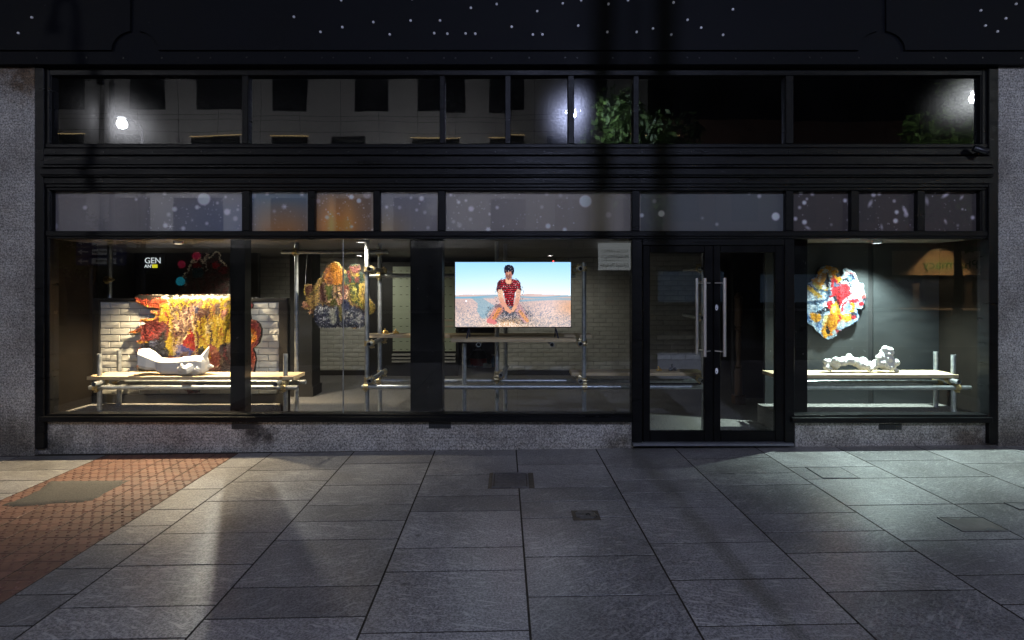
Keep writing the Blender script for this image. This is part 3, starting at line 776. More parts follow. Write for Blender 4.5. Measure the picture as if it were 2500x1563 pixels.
base += (value_noise(FW, FH, 40, r1)[..., None]-0.5)*14
t = np.clip((sx_-330)/260, 0, 1)*np.clip((640-sx_)/60, 0, 1); base += t[..., None]*np.array([-18, -8, 10])*np.clip((sy_-470)/60+0.3, 0.2, 1)[..., None]
def add(col, amt): 
    global base
    base = base*(1-amt[..., None]) + np.array(col, float)*amt[..., None]
g1 = np.exp(-((sx_-690)/75)**2)*np.clip((sy_-480)/80, 0, 1); g1 *= (sx_ > 600)
add((70, 92, 112), np.clip((sx_ > 600)*(sx_ < 760)*0.7, 0, 1)*np.clip((545-sy_)/60, 0, 1))
add((150, 98, 50), np.clip(g1*0.75, 0, 1))
g2 = ((sx_ > 755) & (sx_ < 918))*np.clip((sy_-462)/80, 0, 1)
add((95, 84, 78), ((sx_ > 755) & (sx_ < 918))*0.9)
add((176, 112, 52), np.clip(g2*np.exp(-((sx_-815)/70)**2)*1.0, 0, 1))
add((214, 156, 84), np.clip(g2*0.6*(np.exp(-((sx_-808)/9)**2)+0.6*np.exp(-((sx_-850)/14)**2)), 0, 1))
add((128, 104, 70), ((sx_ > 918) & (sx_ < 1075))*np.clip((sy_-500)/70, 0, 1)*np.clip((1010-sx_)/70, 0, 1)*0.8)
add((92, 98, 116), ((sx_ > 918) & (sx_ < 1075))*0.35*np.clip((540-sy_)/60, 0, 1))
add((126, 120, 112), np.exp(-((sx_-1400)/170)**2)*0.45)
add((62, 68, 74), ((sx_ > 1562) & (sx_ < 1925))*0.75)
add((54, 50, 52), (sx_ > 1930)*0.92)
def dot(x, y, r_, a, ex=1.0, ang=0.0, soft=2.4, col=(205, 203, 225)):
    dx, dy = sx_-x, sy_-y
    u_ = dx*math.cos(ang)+dy*math.sin(ang); v_ = -dx*math.sin(ang)+dy*math.cos(ang)
    d = np.sqrt((u_/ex)**2+v_**2)
    add(col, np.clip((r_+soft-d)/(2*soft), 0, 1)*a)
def z6(x, y): return x/2.52, y/2.52
def z7(x, y): return 800+x/2.52, y/2.52
def z8(x, y): return 1600+x/2.52, y/2.52
for (p, r_, a) in [(z6(1252,1222),16,.75),(z6(520,1275),5,.5),(z6(335,1390),8,.35),(z6(835,1225),3,.7),(z6(1072,1285),6,.75),(z6(1210,1273),5,.75),(z6(1395,1302),8,.6),(z6(1445,1343),6,.4),(z6(1015,1385),6,.7),(z6(1125,1403),5,.7),(z6(1270,1373),4,.6),(z6(1010,1187),5,.6),(z6(1335,1247),3,.6),(z6(1385,1210),3,.6),(z6(1460,1288),3,.5),(z6(1035,1318),5,.4),
    (z6(1640,1190),4,.6),(z6(1685,1298),4,.35),(z6(1745,1270),6,.35),(z6(1855,1190),5,.6),(z6(1555,1200),8,.3),(z6(2160,1210),6,.7),(z6(2205,1233),5,.7),(z6(2010,1335),5,.5),(z6(2160,1393),4,.5),(z6(1955,1235),6,.4),
    (z7(240,1195),10,.35),(z7(190,1234),5,.6),(z7(575,1220),6,.7),(z7(510,1215),3,.6),(z7(440,1275),4,.4),(z7(545,1290),3,.6),(z7(360,1272),4,.4),(z7(595,1305),4,.4),(z7(615,1400),4,.4),
    (z7(755,1197),4,.6),(z7(803,1242),4,.8),(z7(848,1232),3,.7),(z7(880,1283),7,.6),(z7(876,1347),4,.4),(z7(993,1316),2.5,.7),(z7(1040,1275),4,.6),(z7(1345,1190),5,.4),(z7(1315,1272),4,.35),(z7(1583,1236),15,.85),(z7(1725,1320),7,.3),(z7(1353,1389),6,.8),(z7(1456,1412),5,.75),(z7(808,1383),6,.3),(z7(772,1362),4,.4),(z7(985,1410),5,.7),(z7(1430,1200),5,.3),
    (z7(1930,1323),5,.8),(z7(2050,1312),7,.8),(z7(2008,1236),5,.4),
    (z8(35,1312),7,.8),(z8(637,1205),5,.5),(z8(575,1190),3,.4),(z8(738,1330),10,.85),(z8(376,1378),4,.4),(z8(287,1340),3,.3),
    (z8(893,1183),5,.8),(z8(914,1245),5,.9),(z8(963,1190),5,.6),(z8(859,1344),5,.7),(z8(915,1365),6,.8),(z8(1165,1232),5,.8),(z8(1190,1252),4,.6),(z8(885,1275),4,.6),(z8(930,1222),2.5,.7),(z8(1080,1380),3,.4),(z8(1180,1352),2,.5),
    (z8(1482,1303),5,.8),(z8(1475,1357),6,.8),(z8(1467,1235),4,.6),(z8(1340,1195),6,.7),(z8(1375,1190),5,.6),(z8(1540,1320),6,.5),(z8(1950,1337),5,.75),(z8(1981,1223),3,.6),(z8(1887,1285),2,.8),(z8(1858,1385),3,.4)]: dot(p[0], p[1], r_*0.95, a)
for (p, r_, ex, an, a) in [(z8(1785,1197),4,2.6,-0.6,.7),(z8(1882,1213),2.5,2,-0.9,.7),(z8(1783,1362),2.5,2,1.2,.6),(z8(1533,1293),4,2.4,1.1,.7),(z8(1320,1250),4,2.2,-1.1,.6),(z8(1668,1235),4,2.2,1.4,.5),(z8(1390,1395),2.5,2.2,1.4,.6),(z8(935,1400),3,2,.5,.6)]: dot(p[0], p[1], r_, a, ex, an)
for k in range(420):
    x = r1.choice([r1.uniform(350,590), r1.uniform(610,1060), r1.uniform(760,920), r1.uniform(1090,1400), r1.uniform(1940,2390)]); dot(x, r1.uniform(464,562), r1.uniform(0.4,1.6), r1.uniform(0.2,0.7), soft=1.0)
for (p, r_, a) in [(z6(1045,1392),8,.6),(z6(1750,1270),7,.4),(z6(1855,1190),6,.6),(z7(140,1208),7,.6),(z7(985,1412),7,.7),(z6(1180,1353),5,.3),(z7(250,1328),7,.25),(z7(360,1272),5,.3)]:
    for q in range(3):
        dot(p[0], p[1], 0.8, a, r_, q*math.pi/3, 0.8)
base = np.clip(base, 0, 255)
film_lin = lin(base)*np.array([2.25,2.0,1.8])
film_lin = np.minimum(film_lin, 0.85)
YF = 0.068
for (a, b_) in film:
    i0, i1 = int((a-6-FX0)/FS), int((b_+6-FX0)/FS); i0 = max(0, i0); i1 = min(FW-1, i1)
    nx = i1-i0
    vx = [PX(FX0+(i0+i)*FS, YF) for i in range(nx+1)]; vz = [PZ(FY0+j*FS, YF) for j in range(FH+1)]
    vs = [(x, YF, z) for z in vz for x in vx]
    fs = [(j*(nx+1)+i, (j+1)*(nx+1)+i, (j+1)*(nx+1)+i+1, j*(nx+1)+i+1) for j in range(FH) for i in range(nx)]
    cloud('printed_film', vs, fs, film_lin[:, i0:i1].reshape(-1, 3), 'printed_film', sf)
fb('film_backing', 122, 2397, 458, 572, 0.075, 0.10, 'void_black')
# round-shouldered black vinyl patch in a corner is left to the frame; security camera on the transom
sc_ = thing('security_camera', 'small black security camera under the right end of the upper lights', 'security camera', P(2400, 372, -0.05))
MB().cyl(P(2414,366,-0.028), P(2404,368,-0.09), 0.012, 10).build('bracket', 'plastic_black', sc_)
cb = MB().lathe((0,0,0), [(0.008,-0.075),(0.03,-0.072),(0.034,-0.05),(0.034,0.05),(0.030,0.056),(0.022,0.058),(0.02,0.05)], 16, 'X'); 
co = cb.build('housing', 'plastic_black', sc_, True, P(2392,366,-0.10)); co.rotation_euler = (0, R(-24), R(160))

# ------------------------------------------------------------------ doors
def door(px0, px1, gx0, gx1, side, label):
    zb = PZ(1083, 0.02)
    d = thing('glazed_door', label, 'door', (PX((px0+px1)/2, 0.02), 0.02, zb), 'pair of glazed entrance doors')
    fb('stile', px0, gx0, 599.6, 1083, 0.018, 0.062, 'door_paint', parent=d); fb('stile', gx1, px1, 599.6, 1083, 0.018, 0.062, 'door_paint', parent=d)
    fb('top_rail', gx0+0.2, gx1-0.2, 599.6, 617, 0.020, 0.060, 'door_paint', parent=d); fb('bottom_rail', gx0+0.2, gx1-0.2, 1053, 1083, 0.020, 0.060, 'door_paint', parent=d)
    pane(gx0, gx1, 617, 1053, 'glass_clear', d, 0.04, 2)
    hx = 1721 if side < 0 else 1769; sx2 = 1735 if side < 0 else 1747
    z0, z1 = PZ(871, -0.05), PZ(679, -0.05); x = PX(hx, -0.05)
    for yy, nm, xx in ((-0.05, 'pull_handle', x), (0.135, 'pull_handle', PX(1712.5 if side < 0 else 1760.5, 0.0)*1.0)):
        hd = MB().cyl((xx, yy, z0), (xx, yy, z1), 0.0165, 20).build(nm, 'chrome', d); smooth_by_angle(hd)
        so_ = MB()
        for py in (691, 859):
            zz = PZ(py, -0.05); so_.cyl((xx, yy, zz), (PX(sx2, 0.0), 0.019 if yy < 0 else 0.061, zz), 0.007, 10)
        s2 = so_.build('standoff', 'chrome', hd)
    return d
dl = door(1570, 1741.3, 1587, 1720, -1, 'black framed glazed door leaf beside the main window')
dr = door(1742.3, 1915, 1759, 1893, 1, 'black framed glazed door leaf beside the right-hand window')
for py in (751, 906):
    o = MB().lathe(P(1749.5, py, 0.0175), [(0.015,0),(0.015,0.004),(0.012,0.006)], 20, 'Y').build('lock_plate', 'white_ring', dr)
    o.scale = (1, 1, 2.0); o.location.z += -P(0, py, 0.0175).z*1.0
    MB().cyl(P(1749.5, py+2, 0.011), P(1749.5, py+2, 0.0108-0.002), 0.005, 8).build('keyhole', 'tube_dark', dr)
th = fb('threshold', 1546, 1940, 1083.6, 1090, -0.055, 0.14, 'threshold_metal')

# ------------------------------------------------------------------ interior shell
def sbox(name, mat_, x0, x1, y0, y1, z0, z1, lab=None): return struct(MB().box(x0, x1, y0, y1, z0, z1).build(name, mat_), lab)
FL = 0.06
sbox('interior_floor', 'carpet', -6.0, 5.6, 0.125, 7.2, -0.1, FL)
sbox('ceiling', 'ceiling_paint', -6.0, 5.6, 0.125, 7.2, 2.145, 2.2)
sbox('upper_wall_back', 'void_black', -5.2, 5.2, 1.6, 1.7, 2.21, 5.4)
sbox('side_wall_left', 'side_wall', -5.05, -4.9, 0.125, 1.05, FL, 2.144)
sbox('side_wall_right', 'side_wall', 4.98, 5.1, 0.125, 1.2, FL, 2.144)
sbox('wall_left', 'dark_wall', -6.0, -5.8, 0.126, 7.2, FL, 2.144)
sbox('wall_right', 'dark_wall', 5.3, 5.5, 0.126, 7.2, FL, 2.144)
sbox('wall_back', 'brown_wall', -6.0, 5.5, 6.6, 6.8, FL, 2.144)
sbox('display_platform_left', 'carpet', -4.899, -2.7, 0.126, 0.99, FL+0.001, 0.272)
sbox('display_platform_right', 'carpet', 2.86, 4.979, 0.126, 0.95, FL+0.001, 0.272)
# black columns just behind the glass
def column(px0, px1, Y0, Y1, lab):
    x0, x1 = PX(px0, Y0), PX(px1, Y0)
    b = MB().box(x0, x1, Y0, Y1, FL+0.002, 2.143)
    return tag(b.build('black_column', 'column_paint'), lab, 'column', 'black columns behind the glass')
column(562.5, 598, 0.16, 0.30, 'slim black column in front of the yellow and red tufted rug')
column(1002, 1080, 0.14, 0.34, 'wide black column left of the television')
column(1938, 1971, 0.14, 0.28, 'slim black column behind the left edge of the right-hand window')

# white brick slip walls
def brick_mesh(k, bw, bh, bd):
    r2 = random.Random(100+k); b = MB()
    nx, nz = 5, 3; e = 0.004
    for j in range(nz):
        for i in range(nx):
            x = -bw/2 + e + (bw-2*e)*i/(nx-1); z = -bh/2 + e + (bh-2*e)*j/(nz-1)
            edge = i in (0, nx-1) or j in (0, nz-1)
            b.v.append((x + r2.uniform(-1,1)*0.001, -bd + (r2.uniform(0.0, 0.004) if edge else r2.uniform(-0.004, 0.003)), z))
    for j in range(nz-1):
        for i in range(nx-1): b.f.append((j*nx+i, j*nx+i+1, (j+1)*nx+i+1, (j+1)*nx+i))
    n = len(b.v); b.v += [(-bw/2,0.004,-bh/2),(bw/2,0.004,-bh/2),(bw/2,0.004,bh/2),(-bw/2,0.004,bh/2)]
    b.f += [tuple([n, n+1]+[i for i in range(nx-1,-1,-1)]), tuple([n+1, n+2]+[j*nx+nx-1 for j in range(nz-1,-1,-1)]),
            tuple([n+2, n+3]+[(nz-1)*nx+i for i in range(0,nx)]), tuple([n+3, n]+[j*nx for j in range(0,nz)])]
    me = bpy.data.meshes.new('brick'); me.from_pydata(b.v, [], b.f); me.update(); me.materials.append(M['brick_white']); return me
def brick_wall(parent, x0, x1, z0, z1, Y, bl=0.222, bh=0.0765, keep=None, gap=0.005, seed=0):
    ms = [brick_mesh(seed*10+k, bl-gap, bh-gap, 0.012) for k in range(4)]
    r2 = random.Random(seed); row = 0; z = z0; cnt = 0
    while z + bh <= z1 + 0.01:
        x = x0 - (bl/2 if row % 2 else 0)
        while x < x1 - 0.02:
            a, c = max(x, x0), min(x+bl, x1)
            if c - a > 0.03 and (keep is None or keep((a+c)/2, z+bh/2)):
                o = bpy.data.objects.new('brick', ms[r2.randrange(4)]); COL.objects.link(o); o.parent = parent
                o.location = Vector(((a+c)/2, Y, z+bh/2)) - ORG[parent.name]; o.scale = ((c-a-gap)/(bl-gap), 1, 1)
                if r2.random() < 0.5: o.rotation_euler = (0, math.pi, 0)
                cnt += 1
            x += bl
        z += bh; row += 1
    return cnt
def back_wall(x0, x1, Y, nm, z0=FL+0.05, z1=2.14, keep=None, seed=0, depth=0.12):
    wl_ = struct(MB().box(x0-0.02, x1+0.02, Y, Y+depth, FL, 2.144).build(nm, 'brick_mortar'))
    print(nm, brick_wall(wl_, x0, x1, z0, z1, Y-0.0005, keep=keep, seed=seed))
    return wl_
back_wall(-4.9, -3.85, 4.5, 'brick_wall_left', z0=1.35, seed=1)
back_wall(-3.5, -2.55, 4.5, 'brick_wall_middle', z0=FL+0.09, seed=2)
back_wall(-0.22, 2.45, 4.5, 'brick_wall_right', z0=FL+0.09, keep=lambda x, z: z < 1.25 or x > 0.7, seed=3)
back_wall(2.02, 3.1, 3.2, 'brick_wall_door', z0=0.5, z1=2.14, seed=4)
for (x0, x1, y) in ((-3.52,-2.53,4.5),(-0.24,2.47,4.5),(1.96,3.12,3.2)): sbox('skirting', 'dark_wall', x0, x1, y-0.03, y-0.0135, FL+0.001, FL+0.085)
sbox('partition', 'dark_wall', 3.13, 4.9, 2.4, 2.5, FL, 2.144)
# dark square pillar with a skirting
pl = thing('square_pillar', 'dark square pillar with moulded base behind the scaffold bench', 'pillar', (-3.02, 2.5, FL))
MB().box(-3.18, -2.86, 2.5, 2.85, FL, 2.144).build('shaft', 'dark_wall', pl)
MB().box(-3.20, -2.84, 2.48, 2.499, FL, 0.2).box(-2.859, -2.84, 2.499, 2.87, FL, 0.2).build('base', 'dark_wall', pl)
MB().box(-3.19, -2.85, 2.485, 2.499, 0.2, 0.225).build('base_moulding', 'dark_wall', pl)
# cabinet with slotted cream board
cbn = thing('display_cabinet', 'black cabinet with pale slotted board behind the middle columns', 'cabinet', (-1.6, 4.4, FL))
Yc = 4.35
MB().box(-2.52, -0.95, Yc+0.05, Yc+0.25, FL, 2.06).build('carcass', 'dark_wall', cbn)
for (a, b_) in ((960, 1004), (1003, 1108)):
    pass
bx0, bx1, bz0, bz1 = PX(958, Yc), PX(1112, Yc), PX and PZ(858, Yc), PZ(651, Yc)
MB().box(bx0, bx1, Yc+0.03, Yc+0.049, bz0, bz1).build('slotted_board', 'cream_board', cbn)
sl = MB()
for py in (662, 681, 700, 720, 748, 778, 797, 834, 853):
    for px in (962, 979, 994, 1040, 1060, 1086, 1100):
        a = P(px, py, Yc+0.028); sl.box(a.x-0.022, a.x+0.022, Yc+0.027, Yc+0.0295, a.z-0.004, a.z+0.004)
sl.build('slot', 'tube_dark', cbn)
for py in (864, 872, 880): MB().box(bx0, bx1, Yc-0.06, Yc+0.049, PZ(py+4, Yc), PZ(py, Yc)).build('shelf', 'brick_mortar', cbn)
for py in (780, 795): 
    a, c = P(1082, py+4, Yc+0.02), P(1106, py, Yc+0.02)
    MB().box(a.x, c.x, Yc+0.02, Yc+0.0275, a.z, c.z).build('price_rail', 'fascia_cream', cbn)
# far room oddments
vac = thing('vacuum_cleaner', 'red and black tub vacuum cleaner on the floor at the back', 'vacuum cleaner', (-0.66, 5.6, FL))
b = MB().lathe((-0.66,5.6,FL), [(0.12,0.02),(0.165,0.03),(0.17,0.15),(0.165,0.17)], 24).build('tub', 'vacuum_red', vac); smooth_by_angle(b)
b = MB().lathe((-0.66,5.6,FL), [(0.168,0.171),(0.168,0.2),(0.15,0.27),(0.11,0.32),(0.03,0.335)], 24).build('head', 'plastic_black', vac); smooth_by_angle(b)
MB().tube([(-0.74,5.6,FL+0.31),(-0.72,5.6,FL+0.37),(-0.60,5.6,FL+0.37),(-0.58,5.6,FL+0.31)], 0.012, 8).build('handle', 'plastic_black', vac)
MB().tube([(-0.75,5.48,FL+0.25),(-0.9,5.4,FL+0.2),(-0.98,5.42,FL+0.05),(-0.85,5.3,FL+0.03),(-0.7,5.3,FL+0.03)], 0.02, 8).build('hose', 'plastic_black', vac)
for sx_2 in (-0.78, -0.54): MB().cyl((sx_2-0.0,5.5,FL+0.035),(sx_2+0.02,5.5,FL+0.035),0.035,14).build('wheel','plastic_black',vac)
bt = thing('spray_bottle', 'blue plastic spray bottle beside the red vacuum cleaner', 'bottle', (-0.36, 5.55, FL))
b = MB().lathe((-0.36,5.55,FL), [(0.045,0.0),(0.05,0.02),(0.05,0.13),(0.02,0.19),(0.018,0.22)], 16).build('body','bottle_blue',bt); smooth_by_angle(b)
MB().box(-0.40,-0.335,5.535,5.565,FL+0.221,FL+0.25).build('trigger_head','sign_white',bt)
cl = MB(); r2 = random.Random(4)
for j in range(5):
    for i in range(7): cl.v.append((-0.56+i*0.028, 5.35+j*0.035, FL+0.01+r2.uniform(0,0.05)*(0 if j in (0,4) else 1)+ (0.03 if 0<j<4 else 0)))
for j in range(4):
    for i in range(6): cl.f.append((j*7+i,j*7+i+1,(j+1)*7+i+1,(j+1)*7+i))
tag(cl.build('cleaning_cloth','cloth_pale'), 'crumpled pale cleaning cloth in front of the red vacuum cleaner', 'cloth')
np_ = thing('newel_post', 'turned dark wooden post seen through the right door leaf', 'post', (PX(1803, 2.0), 2.0, FL))
x = PX(1803, 2.0)
b = MB().lathe((x,2.0,FL), [(0.05,0),(0.05,0.45),(0.035,0.47),(0.045,0.5),(0.03,0.53),(0.028,0.62),(0.042,0.8),(0.03,0.98),(0.045,1.0),(0.03,1.03),(0.05,1.06),(0.05,1.4),(0.06,1.42),(0.02,1.5)], 20).build('turned_shaft','oak_dark',np_); smooth_by_angle(b)
MB().box(x-0.07,x+0.07,1.93,2.07,FL,FL+0.12).build('plinth','oak_dark',np_)
# glowing letters standing in for a street sign seen doubly mirrored
ls = thing('mirrored_lettering', 'small glowing GEN ANY lettering standing in for a mirrored sign in the left window', 'sign', (PX(375,3.0),3.0,PZ(650,3.0)))
MB().box(PX(352,3.0), PX(402,3.0), 3.0, 3.03, PZ(668,3.0), PZ(620,3.0)).build('board','void_black',ls)
text_mesh('lettering','GEN',0.125,'lit_letters',ls,P(373,637,2.99),(R(90),0,0)); text_mesh('lettering','ANY',0.07,'lit_letters',ls,P(364,650.5,2.99),(R(90),0,0))
MB().box(PX(372,2.99),PX(384,2.99),2.985,2.995,PZ(654,2.99),PZ(646,2.99)).build('yellow_mark','lit_yellow',ls)
sbox('dark_partition', 'dark_wall', -5.79, -3.9, 3.1, 3.2, FL, 2.144)

# ------------------------------------------------------------------ brick display panel in the left window
bp_ = thing('brick_display_panel', 'white faux-brick panel in a black frame behind the left bench', 'display panel', (-3.7, 1.0, 0.272))
Yb = 1.0
x0, x1 = PX(246, Yb), PX(683, Yb); zt, zb = PZ(736, Yb), PZ(962, Yb)
MB().box(x0, x1, Yb+0.001, Yb+0.03, zb, zt).build('board', 'brick_mortar', bp_)
MB().box(x1+0.001, PX(704,Yb), Yb-0.03, Yb+0.06, FL+0.005, zt+0.04).build('frame', 'dark_wall', bp_)
MB().box(-4.899, x0-0.001, Yb-0.03, Yb+0.06, 0.273, zt+0.04).build('frame', 'dark_wall', bp_)
MB().box(x0-0.001, x1+0.001, Yb-0.028, Yb+0.058, zt+0.001, zt+0.038).build('frame', 'dark_wall', bp_)
MB().box(x0, x1, Yb-0.028, Yb+0.05, 0.15, zb-0.001).build('base_board', 'dark_wall', bp_)
print('panel bricks', brick_wall(bp_, x0, x1, zb, zt, Yb, bl=0.232, bh=0.0772, gap=0.007, seed=6))

# right window backdrop
bk = thing('dark_backdrop', 'dark grey boarded backdrop in the right-hand window', 'backdrop panel', (4.0, 0.95, 0.2))
MB().box(2.95, PX(2119,0.96), 0.955, 1.0, FL+0.01, 2.14).build('panel', 'dark_panel', bk)
MB().box(PX(2132,0.96), 4.978, 0.955, 1.0, FL+0.01, 2.14).build('panel', 'dark_panel', bk)
MB().box(PX(2119,0.96)+0.001, PX(2132,0.96)-0.001, 0.975, 1.0, FL+0.01, 2.14).build('joint_strip', 'void_black', bk)

# ------------------------------------------------------------------ scaffold
TR = 0.0242
def tube_part(parent, p0, p1, name):
    o = MB().cyl(p0, p1, TR, 20, inner=TR-0.004).build(name, 'galvanised', parent); smooth_by_angle(o); 
    return o
def plug(parent, p, d=(0,-1,0)):
    p = Vector(p); d = Vector(d)
    MB().cyl(p - d*0.06, p - d*0.061, TR-0.0042, 14).build('bore', 'tube_dark', parent)
def coupler(parent, p, axis_a='Z', axis_b='X', off=(0,-1,0), s=1.0):
    """right-angle scaffold coupler: two clamp bands with flap bolts"""
    p = Vector(p); ax = {'X': Vector((1,0,0)), 'Y': Vector((0,1,0)), 'Z': Vector((0,0,1))}
    a, b_ = ax[axis_a], ax[axis_b]; o_ = Vector(off)
    m = MB(); q = p + o_*(2*TR)
    for c, d in ((p, a), (q, b_)):
        m.cyl(c - d*0.024, c + d*0.024, TR+0.0075, 14, inner=TR+0.0008)
        m.cyl(c - d*0.027, c - d*0.02, TR+0.010, 14, inner=TR+0.0008); m.cyl(c + d*0.02, c + d*0.027, TR+0.010, 14, inner=TR+0.0008)
        s_ = d.cross(o_).normalized()
        f = c + s_*(TR+0.016)
        m.cyl(f - o_*0.03, f + o_*0.034, 0.006, 8); m.cyl(f + o_*0.018, f + o_*0.032, 0.011, 6)
        m.cyl(f - o_*0.012 , f + o_*0.012, 0.014, 8)
        f2 = c - s_*(TR+0.012); m.cyl(f2 - d*0.02, f2 + d*0.02, 0.008, 8)
    m.box(min(p.x,q.x)-0.016, max(p.x,q.x)+0.016, min(p.y,q.y)-0.016, max(p.y,q.y)+0.016, min(p.z,q.z)-0.016, max(p.z,q.z)+0.016)
    o = m.build('coupler', 'zinc_gold', parent); smooth_by_angle(o, 30); return o
def board(x0, x1, y0, y1, ztop, label, yaw=0.0, th=0.038):
    cx_, cy_ = (x0+x1)/2, (y0+y1)/2
    b = MB().bbox(x0-cx_, x1-cx_, y0-cy_, y1-cy_, -th, 0, 0.003)
    o = b.build('scaffold_board', 'timber', None, False, (cx_, cy_, ztop)); o.rotation_euler = (0, 0, yaw)
    return tag(o, label, 'board', 'timber scaffold boards')

# left bench
lb = thing('scaffold_bench', 'low scaffold tube bench in the left window below the white torso', 'bench frame', (-3.5, 0.65, 0.272), 'scaffold frames')
FYl, RYl = 0.5, 0.88
tube_part(lb, (-4.487,FYl,0.2725), (-4.487,FYl,0.907), 'post'); tube_part(lb, (-4.53,RYl,0.2725), (-4.53,RYl,0.902), 'post')
tube_part(lb, (-2.464,FYl,FL+0.001), (-2.464,FYl,0.907), 'post'); tube_part(lb, (-2.495,RYl+0.03,FL+0.001), (-2.495,RYl+0.03,2.143), 'post')
tube_part(lb, (-4.56,FYl-2*TR,0.548), (-2.31,FYl-2*TR,0.548), 'ledger'); tube_part(lb, (-4.6,RYl-2*TR,0.545), (-2.36,RYl-2*TR,0.545), 'ledger')
for x in (-4.487+2*TR, -2.464-2*TR):
    tube_part(lb, (x,FYl-0.16,0.6), (x,RYl+0.1,0.6), 'transom'); plug(lb, (x,FYl-0.16,0.6))
coupler(lb, (-4.487,FYl,0.548)); coupler(lb, (-2.464,FYl,0.548)); coupler(lb, (-4.53,RYl,0.545)); coupler(lb, (-2.495,RYl+0.03,0.545))
coupler(lb, (-4.487,FYl,0.6), 'Z','Y',(1,0,0)); coupler(lb, (-2.464,FYl,0.6), 'Z','Y',(-1,0,0))
board(-4.60, -2.36, 0.46, 0.80, 0.6645, 'pale timber board on the left bench under the white torso')
# right bench
rb_ = thing('scaffold_bench', 'low scaffold tube bench in the right-hand window', 'bench frame', (3.9, 0.6, 0.272), 'scaffold frames')
tube_part(rb_, (4.735,0.41,0.2725), (4.735,0.41,0.905), 'post'); tube_part(rb_, (4.80,0.76,0.2725), (4.80,0.76,0.9), 'post')
tube_part(rb_, (3.0,0.41,0.2725), (3.0,0.41,0.63), 'post'); tube_part(rb_, (3.02,0.76,0.2725), (3.02,0.76,0.63), 'post')
tube_part(rb_, (2.95,0.41-2*TR,0.562), (4.88,0.41-2*TR,0.562), 'ledger'); tube_part(rb_, (2.95,0.76-2*TR,0.562), (4.88,0.76-2*TR,0.562), 'ledger')
for x in (4.735-2*TR, 3.0+2*TR):
    tube_part(rb_, (x,0.27,0.636), (x,0.86,0.636), 'transom'); plug(rb_, (x,0.27,0.636))
coupler(rb_, (4.735,0.41,0.562)); coupler(rb_, (4.735,0.41,0.636),'Z','Y',(-1,0,0)); coupler(rb_, (4.80,0.76,0.562))
board(2.80, 4.76, 0.36, 0.69, 0.7005, 'pale timber board under the white lumpy sculpture in the right-hand window', R(0.6))
# centre frame around the television
cf = thing('scaffold_rig', 'tall scaffold tube frame holding the television shelf', 'scaffold', (-0.3, 0.8, FL), 'scaffold frames')
fp = {'A': (-1.577,0.50), 'B': (-1.555,1.02), 'C': (-0.170,0.72), 'D': (-0.078,1.05), 'F': (0.783,0.50), 'G': (2.10,0.55)}
for k, (x, y) in fp.items():
    z1 = 2.143 if k in 'ABCDG' else 1.90
    tube_part(cf, (x,y,FL+0.001), (x,y,z1), 'post')
tube_part(cf, (-0.52,0.50,FL+0.001), (-0.52,0.50,1.018), 'post')
tube_part(cf, (-2.66,0.93-2*TR,2.035), (-1.43,0.93-2*TR,2.035), 'ledger')
coupler(cf, (-2.495,0.91,2.035)); coupler(cf, (-1.555,1.02,2.035))
tube_part(cf, (-1.70,1.02-2*TR,1.764), (0.74,1.02-2*TR,1.764), 'ledger'); coupler(cf, (-1.555,1.02,1.764))
tube_part(cf, (-1.62,0.5-2*TR,0.553), (0.84,0.5-2*TR,0.553), 'ledger'); tube_part(cf, (-1.62,1.02-2*TR,0.535), (2.2,1.02-2*TR,0.535), 'ledger')
coupler(cf, (-1.577,0.5,0.553)); coupler(cf, (0.783,0.5,0.553)); coupler(cf, (-1.555,1.02,0.535)); coupler(cf, (-0.170,0.72,0.60),'Z','X',(0,-1,0))
for (x, z) in ((-1.577+2*TR,1.826),(-1.577+2*TR,1.02),(-1.577+2*TR,0.625),(0.783-2*TR,1.83),(0.783-2*TR,1.02),(0.783-2*TR,0.62)):
    tube_part(cf, (x,0.38,z), (x,1.2,z), 'transom'); plug(cf, (x,0.38,z))
    xx = -1.577 if x < 0 else 0.783
    coupler(cf, (xx,0.5,z),'Z','Y',((1 if x < 0 else -1),0,0)); coupler(cf, (-1.555 if x < 0 else 0.783,1.02,z),'Z','Y',((1 if x < 0 else -1),0,0))
for x in (-0.355, 0.425): tube_part(cf, (x,0.33,1.02), (x,1.2,1.02), 'transom'); plug(cf, (x,0.33,1.02))
tube_part(cf, (-0.125,0.55,0.66), (-0.06,1.2,0.67), 'transom'); plug(cf, (-0.125,0.55,0.66)); coupler(cf, (-0.170,0.72,0.66),'Z','Y',(1,0,0))
for z in (1.83, 1.3, 0.62): coupler(cf, (2.10,0.55,z),'Z','Y',(-1,0,0)); tube_part(cf, (2.10-2*TR,0.42,z), (2.10-2*TR,1.1,z), 'transom'); plug(cf, (2.10-2*TR,0.42,z))
tube_part(cf, (0.7,0.55-2*TR,0.545), (2.2,0.55-2*TR,0.545), 'ledger')
board(-1.69, 0.92, 0.86, 1.09, 1.0835, 'long timber shelf board behind the television'); board(-0.65, 0.68, 0.35, 0.585, 1.084, 'timber shelf board carrying the television')
board(0.66, 2.14, 0.62, 0.88, 0.6835, 'timber board on the scaffold seen through the left door leaf')
lt = thing('scaffold_pole', 'upright scaffold tube behind the brick panel at the far left', 'pole', (PX(268,1.4),1.4,FL))
tube_part(lt, (PX(268,1.4),1.4,FL+0.001), (PX(268,1.4),1.4,2.143), 'tube')
coupler(lt, (PX(268,1.4),1.4,1.72),'Z','X',(0,-1,0))

